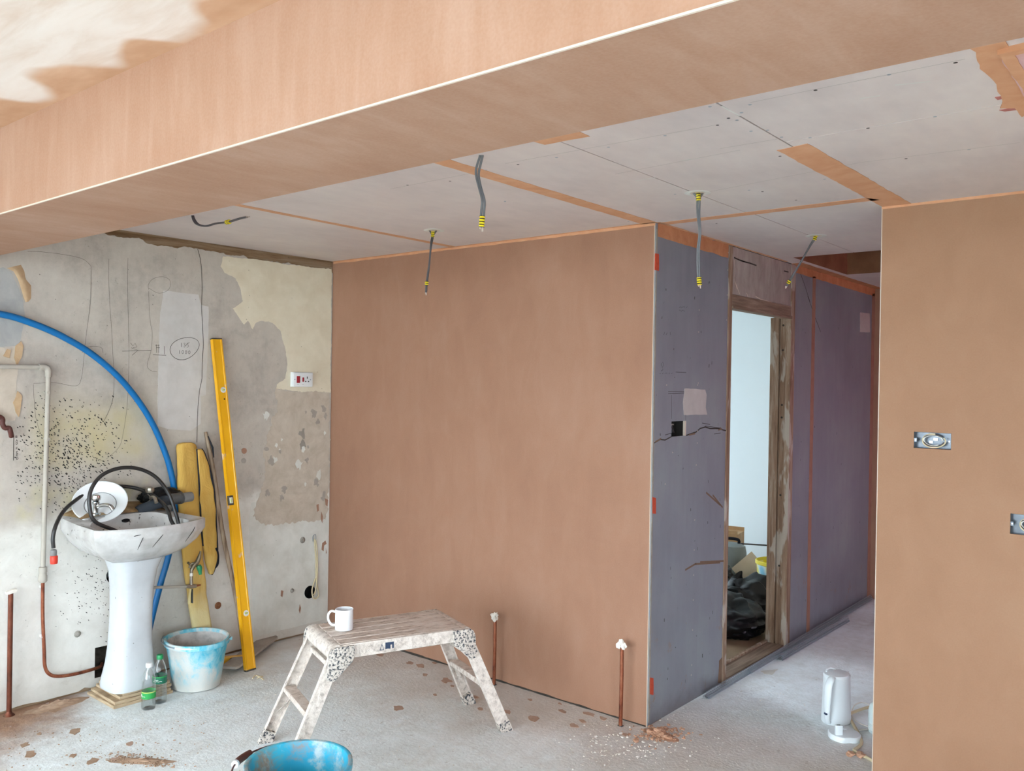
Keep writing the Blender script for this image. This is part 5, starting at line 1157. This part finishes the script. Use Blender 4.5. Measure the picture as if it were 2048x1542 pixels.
# ------------------------------------------------------------------ kettle and leads by the right wall
kx, ky = -1.452, 4.315
kt = thing('electric_kettle', (kx, ky, 0), 'white plastic jug kettle standing on the passage floor', 'kettle', rz=radians(72))
b_ = MB(); b_.lathe([(.067, 0), (.0695, .004), (.069, .03), (.066, .12), (.063, .21), (.0625, .222)], 40, cap1=True, sx=1.10, sy=.95); bd = b_.build('body', M['kettle'], kt, smooth=True)
b_ = MB(); b_.lathe([(.0635, .2225), (.0640, .230), (.060, .238), (.045, .2415), (0, .2425)], 40, cap0=True, cap1=False, sx=1.10, sy=.95); ld = b_.build('lid', M['kettle'], kt, smooth=True)
MB().tube(spline([(-.035, .035, .240), (-.02, .042, .249), (.01, .044, .250), (.035, .036, .241)], 6), .0045, 10).build('lid_pull', M['kettle'], ld, smooth=True)
b_ = MB(); b_.rings([[(.045, -.012, .200), (.045, .012, .200), (.045, .012, .232), (.045, -.012, .232)], [(.088, -.006, .232), (.088, .006, .232), (.086, .006, .236), (.086, -.006, .236)]], True, True); b_.build('spout', M['kettle'], kt)
# strap handle on the side turned to the viewer
hp_ = spline([(-.056, -.02, .232), (-.080, -.025, .225), (-.098, -.026, .195), (-.102, -.025, .15), (-.100, -.022, .10), (-.094, -.018, .055), (-.082, -.014, .02), (-.060, -.01, .008)], 6)
b_ = MB(); rg_ = []
for i, p in enumerate(hp_):
    t_ = (hp_[min(i+1, len(hp_)-1)]-hp_[max(i-1, 0)]).normalized(); sd = Vector((0, 1, 0)); nn = t_.cross(sd).normalized(); wd_ = .017+.004*sin(i*.12)
    rg_.append([p+sd*wd_*cos(2*pi*k/14)+nn*.0095*sin(2*pi*k/14) for k in range(14)])
b_.rings(rg_, True, True); hdl = b_.build('handle', M['kettle'], kt, smooth=True)
b_ = MB(); b_.lathe([(.011, 0), (.0105, .0012), (0, .0014)], 20, cap1=False, sx=1, sy=.55); o = b_.build('oval_badge', M['mark'], hdl, smooth=True); o.location = (-.1045, -.018, .062); o.rotation_euler = (radians(90), 0, radians(-90))
kb = thing('power_stand', (-1.352, 4.135, 0), 'white corded power stand on the floor beside the kettle', 'power stand', rz=radians(40))
b_ = MB(); b_.lathe([(.072, 0), (.074, .004), (.074, .020), (.070, .025), (0, .0255)], 40, cap1=False, fn=lambda a, z: 1-.16*max(0, cos(a+pi/2))**20); b_.build('plate', M['kettle'], kb, smooth=True)
cn = MB().box(-.054, -.020, -.034, -.018, .024, .070).build('connector', M['kettle'], kb, bevel=.004)
MB().box(-.046, -.030, -.030, -.022, .0695, .0712).build('contact', M['greyplastic'], cn)
MB().box(.010, .022, .030, .040, .0245, .030).build('switch_tab', M['kettle'], kb, bevel=.001)
def floorwire(name, pts, r, mat, label, z=.0):
    o = MB().tube(spline([(FL(px, py, zz)[0], FL(px, py, zz)[1], zz) for px, py, zz in pts], 7), r, 10).build(name, mat, None, smooth=True); setp(o, label, 'cable'); return o
floorwire('flex_lead', [(1765, 1404, .03), (1745, 1412, .02), (1722, 1419, .012), (1704, 1426, .009), (1699, 1433, .009), (1706, 1448, .009), (1714, 1462, .009), (1722, 1478, .009), (1723, 1487, .009), (1717, 1494, .009), (1708, 1501, .009), (1720, 1508, .009), (1738, 1517, .009), (1752, 1527, .009), (1766, 1541, .009)], .0075, M['creamcable'], 'thick cream flex snaking over the floor past the kettle base')
floorwire('thin_lead', [(1745, 1414, .03), (1735, 1408, .035), (1722, 1405, .03), (1710, 1410, .02), (1704, 1420, .008), (1703, 1430, .006), (1710, 1440, .006), (1722, 1448, .006), (1745, 1456, .006)], .0032, M['whitecable'], 'thin white lead looping behind the cream flex')
floorwire('kettle_lead', [(1702, 1467, .012), (1712, 1463, .010), (1722, 1460, .008), (1735, 1459, .006), (1760, 1461, .006)], .0038, M['whitecable'], 'short white lead running from the kettle base')
jx, jy = -1.235, 4.30
jg = thing('plastic_container', (jx, jy, 0), 'pale plastic container half hidden behind the right wall', 'container', rz=.3)
b_ = MB(); b_.lathe([(.045, 0), (.052, .006), (.054, .03), (.054, .11), (.048, .135), (.03, .15), (.022, .155), (.022, .17)], 28, sx=1.05, sy=.9); b_.build('body', plain('pale_translucent_plastic', rgb(203, 217, 217), .35, .4, var=.05), jg, smooth=True)
for zz in (.02, .035, .05): MB().lathe([(.0545, 0), (.0558, .002), (.0545, .004)], 28, (0, 0, zz), cap0=False, cap1=False, sx=1.05, sy=.9).build('rib', M['whiteplastic'], jg, smooth=True)

# ------------------------------------------------------------------ steel back boxes in the right wall
def backbox(x0, x1, z0, z1, label, coil):
    cut(wr, [MB().box(x0, x1, YR-.1, YR+.037, z0, z1)])
    t_ = thing('back_box', ((x0+x1)/2, YR, (z0+z1)/2), label, 'electrical box', group='steel back boxes in the right wall')
    w_, h_ = (x1-x0)/2-.001, (z1-z0)/2-.001
    b_ = MB(); b_.rings([[(a*w_, .001, c*h_) for a, c in ((-1, -1), (1, -1), (1, 1), (-1, 1))], [(a*w_, .035, c*h_) for a, c in ((-1, -1), (1, -1), (1, 1), (-1, 1))]], False, True); b_.build('steel_box', M['galvb'], t_)
    for s in (-1, 1):
        MB().box(s*w_-(.010 if s > 0 else 0), s*w_+(.010 if s < 0 else 0), .001, .0025, -.008, .008).build('fixing_lug', M['galvb'], t_)
        MB().cyl((s*(w_-.006), -.0008, 0), (s*(w_-.006), .0012, 0), .0028, n=8).build('screw', M['chrome'], t_, smooth=True)
    for k in range(3):
        pts = [((.036+.004*k)*cos(a)+.002*k, .012+.006*sin(a*2+k)-.004*k, (.022+.003*k)*sin(a)) for a in [k*.7+i*2*pi/14 for i in range(coil)]]
        MB().tube(spline(pts, 4), .0027, 7).build('wire', [M['whitecable'], M['cabled'], M['creamcable']][k], t_, smooth=True)
    for k in range(2): MB().box(-.018+.016*k, -.006+.02*k, .030-.002*k, .034, -.012+.012*k, -.002+.012*k).build('foil_tab', M['chrome'], t_)
    return t_
M['galvb'] = plain('bright_galvanised_box', rgb(88, 92, 98), .3, .5, .8, var=.5, vscale=40)
backbox(-.994, -.851, 1.408, 1.476, 'open steel back box with coiled wires in the right wall', 13)
backbox(-.634, -.49, 1.092, 1.172, 'open steel back box at the right edge, lower on the wall', 11)
# wires in the hole of the passage wall
t_ = thing('cable_bundle', (XD-.03, (h0[0]+h1[0])/2, (hz0+hz1)/2), 'dark cable ends curled in the cut-out of the grey plasterboard', 'cable')
for k in range(4):
    a0_ = .6*k; pts = [(-.012+.012*sin(a0_+i), -.04+.018*i+.01*sin(a0_*3+i), .022*cos(a0_+i*1.3)) for i in range(5)]
    MB().tube(spline(pts, 5), .0026, 7).build('cable', [M['cabled'], M['cableg'], M['cabled'], M['copperend']][k], t_, smooth=True)

# ------------------------------------------------------------------ lighting cables hanging from the ceiling
def lightcable(label, pts, tapes, hole=None, split=False, mat='cableg', gap=.006):
    """pts: 3-D path of the pair; tapes: list of (fraction along, length)"""
    P0 = Vector(pts[0]); t_ = thing('lighting_cable', P0, label, 'cable', group='capped-off lighting cables in the ceiling')
    path = [p-P0 for p in spline(pts, 8)]
    sd = Vector((_r.x, _r.y, 0)).normalized()
    for s in (-1, 1):
        pp = []
        for i, p in enumerate(path):
            f = i/(len(path)-1); sp_ = gap*.55+(.018*max(0, 1-f*7) if split else 0)+.004*sin(f*9+s)*min(1, f*4)*(1-f)
            pp.append(p+sd*s*sp_)
        MB().tube(pp, .0042, 8, flat=None).build('cable', M[mat], t_, smooth=True)
        d_ = (pp[-1]-pp[-2]).normalized(); MB().tube([pp[-1], pp[-1]+d_*(.010+.004*s)], .003, 8).build('cable_end', M['copperend'], t_, smooth=True)
    for f, L in tapes:
        i = int(f*(len(path)-1)); i = max(1, min(len(path)-2, i)); d_ = (path[i+1]-path[i-1]).normalized()
        b_ = MB(); n_ = max(2, int(L/.006)); 
        prof = [((.0105 if j % 2 == 0 else .0085), -L/2+L*j/(2*n_)) for j in range(2*n_+1)]
        b_.lathe(prof, 14); o = b_.build('tape_wrap', M['tape'], t_, smooth=True); o.location = path[i]; o.rotation_euler = d_.to_track_quat('Z', 'Y').to_euler()
    if hole:
        hx, hy_ = hole
        b_ = MB(); b_.lathe([(.030, -.0006), (.038, -.002), (.052, -.0008), (.054, .0002)], 28, cap0=False, cap1=False, fn=lambda a, z: 1+.10*mnoise.noise(Vector((cos(a)*2, sin(a)*2, hx)))); o = b_.build('filled_hole', M['offwhite'], ceil, smooth=True); o.location = (hx, hy_, H)
        b_ = MB(); b_.lathe([(.031, -.0008), (0, -.0009)], 24, cap0=False, cap1=False); o = b_.build('cable_hole', M['bead'], ceil); o.location = (hx, hy_, H)
    return t_
hp2 = lambda px, py, y: hit(px, py, 1, y)
lightcable('grey cable pair curling sideways from the ceiling next to the left wall', [hp2(384, 428, 2.2), hp2(388, 440, 2.19), hp2(397, 449, 2.19), hp2(413, 452, 2.2), hp2(432, 447, 2.21), hp2(456, 444, 2.21), hp2(480, 437, 2.21), hp2(494, 434, 2.21)], [(.72, .026)], mat='cabled')
lightcable('grey cable pair hanging in front of the middle of the pink wall', [hp2(866, 460, 3.154), hp2(865, 475, 3.154), hp2(862, 498, 3.15), hp2(858, 530, 3.15), hp2(854, 560, 3.15), hp2(852, 585, 3.15)], [(.13, .028), (.86, .022)], (hp2(868, 461, 3.154).x, 3.154), True, 'cabled', .003)
lightcable('grey cable pair hanging from behind the beam edge', [(hp2(963, 306, 2.2).x, 2.2, H), hp2(958, 328, 2.2), hp2(956, 350, 2.2), hp2(961, 378, 2.2), hp2(966, 402, 2.2), hp2(965, 425, 2.2), hp2(963, 455, 2.2)], [(.94, .038)], None, False, 'cableg', .008)
lightcable('grey cable pair hanging before the purple-grey wall', [hp2(1396, 384, 3.156), hp2(1397, 400, 3.156), hp2(1398, 430, 3.156), hp2(1400, 465, 3.156), hp2(1396, 500, 3.156), hp2(1397, 540, 3.156), hp2(1399, 570, 3.156)], [(.12, .034), (.97, .030)], (hp2(1395, 386, 3.156).x, 3.156), True, 'cableg', .006)
lightcable('grey cable pair slanting down in the passage', [hp2(1632, 470, 4.4), hp2(1628, 480, 4.4), hp2(1612, 506, 4.4), hp2(1592, 540, 4.4), hp2(1573, 572, 4.4)], [(.14, .032), (.96, .02)], (hp2(1632, 471, 4.4).x, 4.4), False, 'cabled', .004)

# ------------------------------------------------------------------ galvanised angle beads along the passage wall
def angle_bead(label, p0, p1, wing=.030, tilt=0.0, z0=.004):
    a = Vector((*p0, z0)); b = Vector((*p1, z0)); L = (b-a).length; ang = atan2(b.y-a.y, b.x-a.x)
    t_ = thing('angle_bead', a, label, 'metal bead', rz=ang, group='galvanised angle beads on the passage floor')
    MB().tube([(0, 0, .003), (L, 0, .003)], .0035, 6).build('nose', M['galv'], t_, smooth=True)
    n_ = int(L/.022)
    for s, up in ((1, (0, 1, .10+tilt)), (-1, (0, .42+tilt, .90))):
        u_ = Vector(up).normalized(); b_ = MB()
        def bar(xa, wa, xb, wb, th=.0016):
            P = [Vector((xa, 0, .004))+u_*wa, Vector((xb, 0, .004))+u_*wb]; d_ = (P[1]-P[0]).normalized(); nn = d_.cross(Vector(u_)).normalized(); sd_ = nn.cross(d_)*th
            b_.face(b_.verts([P[0]-sd_, P[1]-sd_, P[1]+sd_, P[0]+sd_]))
        bar(0, wing*.16, L, wing*.16, .0042); bar(0, wing*.55, L, wing*.55, .002); bar(0, wing, L, wing, .0018)
        for k in range(n_):
            x = L*k/n_; st = L/n_; bar(x, wing*.2, x+st*.5, wing*.55, .0017); bar(x+st*.5, wing*.55, x+st, wing*.2, .0017); bar(x+st*.5, wing*.55, x, wing, .0017); bar(x+st*.5, wing*.55, x+st, wing, .0017)
        b_.build('perforated_wing', M['galv'], t_)
    return t_
angle_bead('galvanised perforated angle bead at the wall foot, the short front length', (XD+.052, 4.145), (XD+.045, 5.25), .032)
angle_bead('galvanised perforated angle bead along the wall foot, the long rear length', (XD+.062, 4.66), (XD+.04, 6.95), .032, .05, .012)
angle_bead('loose perforated metal bead strip lying out on the passage floor', (-2.018, 5.03), (-2.005, 6.2), .034, -.2)
o = MB().prism(ragged([FL(*q) for q in ((1520, 1342), (1556, 1339), (1544, 1350), (1528, 1348))], .01, .02, 4), mFloor, .0006, .0016).build('paper_scrap', M['offwhite'], None); setp(o, 'flat pale paper scrap on the floor by the doorway', 'paper')

# ------------------------------------------------------------------ things in the side room
def bag(loc, sx, sy, sz, seed, label, rz=0):
    b_ = MB(); bmesh.ops.create_icosphere(b_.b, subdivisions=5, radius=1)
    sv = Vector((seed*3.1, seed*1.7, seed))
    for v_ in b_.b.verts:
        p = v_.co.copy()
        w_ = 1+.18*mnoise.noise(p*1.4+sv)-.26*abs(mnoise.noise(Vector((p.x*1.6, p.y*1.6, p.z*3.2))+sv))-.07*abs(mnoise.noise(p*5.5+sv))+.012*mnoise.noise(p*13+sv)
        q_ = Vector((p.x*sx, p.y*sy, p.z*sz))*w_
        if p.z > .55: q_ += Vector((.25*sx*(p.z-.55), .1*sy*(p.z-.55), .5*sz*(p.z-.55)))*mnoise.noise(p*3+sv)*2
        q_.z = max(q_.z, -sz*.72); v_.co = q_
    o = b_.build('bin_bag', M['blackbag'], None, smooth=True, angle=35); o.location = (loc[0], loc[1], loc[2]+sz*.72); o.rotation_euler = (0, 0, rz)
    return setp(o, label, 'bag', 'black bin bags in the side room')
bag((-2.535, 5.33, 0), .28, .25, .150, 1, 'full black bin bag lowest and nearest in the doorway', .5)
bag((-2.58, 5.74, 0), .25, .20, .185, 4, 'black bin bag behind the nearest one, with a bunched top', .2)
bag((-2.93, 5.92, 0), .20, .20, .215, 7, 'black bin bag at the back of the heap next to the door jamb', 1.1)
bn = thing('patterned_bin', (-2.475, 6.02, 0), 'yellow and blue leaf-patterned bin in the side room', 'bin')
b_ = MB(); b_.lathe([(.105, 0), (.115, .004), (.135, .36), (.141, .385), (.138, .388), (.131, .36), (.11, .012), (0, .01)], 40, cap1=False); b_.build('body', M['leafbin'], bn, smooth=True)
b_ = MB(); b_.lathe([(.137, .366), (.145, .372), (.145, .392), (.137, .396), (.134, .372)], 40, cap0=False, cap1=False); b_.build('rim', plain('yellow_bin_rim', rgb(222, 205, 70), .4, var=.2, vscale=8), bn, smooth=True)
rs = random.Random(6)
for k, (a_, z_) in enumerate(((-2.30, .26), (-2.28, .20), (-2.02, .26), (-2.5, .12), (-2.46, .17), (-2.15, .10), (-1.8, .18), (-2.7, .28), (-2.72, .19), (-1.75, .08))):
    R_ = .115+.02*z_/.36+.0018; L = .036; b_ = MB(); ring = []
    tl = rs.uniform(-.5, .5)
    for i in range(12):
        t = 2*pi*i/12; u_ = .016*sin(t)*(1-.25*cos(t)); w_ = L*.75*cos(t); uu = u_*cos(tl)-w_*sin(tl); ww = u_*sin(tl)+w_*cos(tl)
        rr = .117+.0205*(z_+ww)/.36+.0022; ring.append((rr*cos(a_+uu/R_), rr*sin(a_+uu/R_), z_+ww))
    b_.face(b_.verts(ring)); b_.build('leaf_print', M['leaf1' if k % 3 else 'leaf2'], bn)
M['palecard'] = flake('pale_cardboard', rgb(196, 176, 150), rgb(208, 190, 166), 6)
def cbox(loc, sx, sy, sz, rz, label, tape=True):
    t_ = thing('cardboard_box', loc, label, 'box', rz=rz)
    MB().box(-sx/2, sx/2, -sy/2, sy/2, 0, sz).build('carton', M['cardboard'], t_, bevel=.002, bseg=1)
    MB().box(-sx/2-.001, sx/2+.001, -.02, .02, sz*.55, sz+.001).build('tape', M['tanpaper'], t_)
    for s in (-1, 1): MB().box(-sx/2, sx/2, s*sy/2-.002, s*sy/2+.002, sz, sz+.03).build('open_flap', M['cardboard'], t_)
    return t_
cbox((-3.17, 6.66, 0), .24, .24, .44, .2, 'tall brown cardboard box against the white wall of the side room')
cn_ = thing('grey_canister', (-2.985, 6.36, 0), 'grey plastic canister in front of the tall cardboard box', 'canister', rz=.3)
b_ = MB(); b_.lathe([(.11, 0), (.12, .01), (.12, .34), (.11, .39), (.07, .41)], 28, sx=1, sy=.75); b_.build('body', M['canister'], cn_, smooth=True)
MB().tube(spline([(-.06, 0, .40), (-.05, 0, .44), (.05, 0, .44), (.06, 0, .40)], 5), .012, 10).build('carry_handle', M['navy'], cn_, smooth=True)
MB().tube([(.05, .05, .40), (.26, .16, .385)], .006, 8).build('spout_rod', M['greyplastic'], cn_, smooth=True)
b_ = MB(); bmesh.ops.create_icosphere(b_.b, subdivisions=4, radius=1)
for v_ in b_.b.verts: p = v_.co.copy(); v_.co = Vector((p.x*.13, p.y*.10, p.z*.10))*(1+.2*mnoise.noise(p*2))
o = b_.build('green_sack', M['darkgreen'], None, smooth=True, angle=40); o.location = (-2.68, 6.42, .10); setp(o, 'dark green sack behind the black bin bags', 'sack')
o = MB().box(-.13, .13, -.004, .004, -.10, .10, Matrix.Rotation(radians(45), 4, 'Y')).build('cardboard_sheet', M['palecard'], None); o.location = (-2.70, 6.14, .245); o.rotation_euler = (radians(-14), 0, radians(15)); setp(o, 'square cardboard sheet standing on its corner behind the bin bags', 'cardboard')

# ------------------------------------------------------------------ dirt, splats and crumbs on the floor
rs = random.Random(17)
spl = [(797, 1416, .03), (893, 1361, .035), (1068, 1438, .035), (1147, 1451, .025), (1178, 1428, .03), (1165, 1442, .02), (842, 1332, .03), (820, 1326, .025), (870, 1326, .02), (760, 1310, .03), (735, 1302, .03), (950, 1395, .022), (1013, 1424, .025), (960, 1418, .018), (1206, 1437, .02), (1125, 1423, .02), (905, 1372, .016), (700, 1300, .03), (660, 1285, .03), (110, 1420, .035), (150, 1463, .032), (60, 1508, .03), (185, 1523, .026), (50, 1490, .022), (78, 1468, .02), (146, 1512, .018), (1120, 1408, .012), (1250, 1470, .018), (870, 1390, .012), (1060, 1400, .014), (260, 1488, .02), (230, 1520, .022), (850, 1350, .018)]
for k, (px, py, s_) in enumerate(spl):
    x, y = FL(px, py); s_ *= 1.3; pts = [(x+s_*cos(i*pi/5+.4)*rs.uniform(.55, 1.2), y+s_*.75*sin(i*pi/5)*rs.uniform(.55, 1.2)) for i in range(10)]
    MB().prism(ragged(pts, .004, .012, k), mFloor, -.001, .0012+.00003*k).build('plaster_splat', M['splat'] if k < 19 or k > 25 else M['mudsplat'], floor)
x, y = FL(280, 1522)
def heap(loc, sx, sy, h, seed, mat, name, label, cat, rz=0):
    b_ = MB(); R = []
    for i in range(13):
        f = i/12; R.append([(sx*f*cos(2*pi*k/36)*(1+.25*mnoise.noise(Vector((cos(k*pi/18)*2, sin(k*pi/18)*2, seed)))), sy*f*sin(2*pi*k/36)*(1+.25*mnoise.noise(Vector((cos(k*pi/18)*2, sin(k*pi/18)*2, seed)))), max(-.001, h*(1-f)**1.3*(1+1.2*mnoise.noise(Vector((f*cos(k*pi/18)*5, f*sin(k*pi/18)*5, seed))))+(.004*(1-f)) if f < .99 else 0)) for k in range(36)])
    b_.rings(R[1:], False, False); b_.face(b_.verts(R[1])[::-1]) if False else None
    top_ = b_.b.verts.new((0, 0, h)); b_.b.verts.ensure_lookup_table()
    first = [b_.b.verts[k] for k in range(36)]
    for k in range(36): b_.face([first[k], first[(k+1) % 36], top_])
    o = b_.build(name, mat, None, smooth=True, angle=30); o.location = (loc[0], loc[1], 0); o.rotation_euler = (0, 0, rz)
    setp(o, label, cat); o['kind'] = 'stuff'; return o
heap((x, y), .15, .03, .006, 3, M['mudsplat'], 'plaster_sweepings', 'low streak of brown plaster sweepings at the front left', 'debris', radians(38))
heap(FL(1322, 1470), .10, .045, .012, 5, M['lump'], 'plaster_rubble', 'crumbled pink plaster heap at the passage corner', 'debris', radians(-10))
x, y = FL(690, 1540); heap((x+.42, y+.1), .12, .05, .006, 8, M['mudsplat'], 'dirt_smear', 'flat brown dirt smear beside the turquoise bucket', 'debris', .8)
heap((-4.47, 1.86), .05, .16, .018, 9, M['mudsplat'], 'broken_screed', 'broken brown screed along the foot of the left wall', 'debris')
def lumps(name, n_, place, smin, smax, mat, label):
    b_ = MB()
    for k in range(n_):
        x, y = place(); s_ = rs.uniform(smin, smax)
        m_ = Matrix.Translation((x, y, s_*.32)) @ Matrix.Rotation(rs.uniform(0, 6.3), 4, 'Z') @ Matrix.Diagonal((s_*rs.uniform(.6, 1.5), s_*rs.uniform(.5, 1), s_*rs.uniform(.35, .7), 1))
        r_ = bmesh.ops.create_icosphere(b_.b, subdivisions=1, radius=1)
        for v_ in r_['verts']: v_.co = m_ @ (v_.co*rs.uniform(.75, 1.2))
    o = b_.build(name, mat, None); setp(o, label, 'debris'); o['kind'] = 'stuff'; return o
def streak():
    t = rs.gauss(0, .42); return FL(280+t*75+rs.gauss(0, 6), 1522+t*9+rs.gauss(0, 5))
lumps('sweepings_crumbs', 260, streak, .002, .007, M['mudsplat'], 'brown plaster crumbs swept into a streak at the front left')
def near(px, py, sx, sy): return lambda: FL(rs.gauss(px, sx), rs.gauss(py, sy))
lumps('plaster_crumbs', 170, near(1320, 1470, 24, 8), .003, .012, M['lump'], 'pink plaster crumbs scattered by the passage corner')
lumps('plaster_chips', 210, near(1270, 1490, 75, 22), .002, .0075, M['chip'], 'pale plaster chips scattered before the passage')
lumps('floor_crumbs', 260, lambda: FL(rs.uniform(60, 1700), rs.uniform(1380, 1541)), .0015, .0042, M['chip'], 'fine pale crumbs all over the concrete floor')
lumps('dirt_crumbs', 160, lambda: FL(rs.uniform(0, 420), rs.uniform(1440, 1541)), .0015, .005, M['mudsplat'], 'brown dirt crumbs on the floor at the far left')
for k, (px, py, s_) in enumerate(((1318, 1466, .022), (1332, 1476, .018), (1338, 1478, .014), (1300, 1465, .016), (1700, 1512, .020), (1722, 1514, .022), (1271, 1484, .014))):
    x, y = FL(px, py); b_ = MB(); bmesh.ops.create_icosphere(b_.b, subdivisions=2, radius=s_)
    for v_ in b_.b.verts: v_.co *= 1+.6*mnoise.noise(v_.co*60+Vector((k, k, k))); v_.co.z *= .6
    o = b_.build('plaster_lump', M['lump'], None); o.location = (x, y, s_*.45)
    setp(o, ['largest pink plaster lump on the crumb heap at the passage corner', 'pink plaster lump in front of the crumb heap', 'small pink plaster lump rightmost beside the crumb heap', 'pink plaster lump left on the crumb heap by the pink wall', 'pink plaster lump left of the cream flex', 'pink plaster lump touching the cream flex', 'lone small plaster lump apart from the crumb heap'][k], 'debris', 'loose plaster lumps')
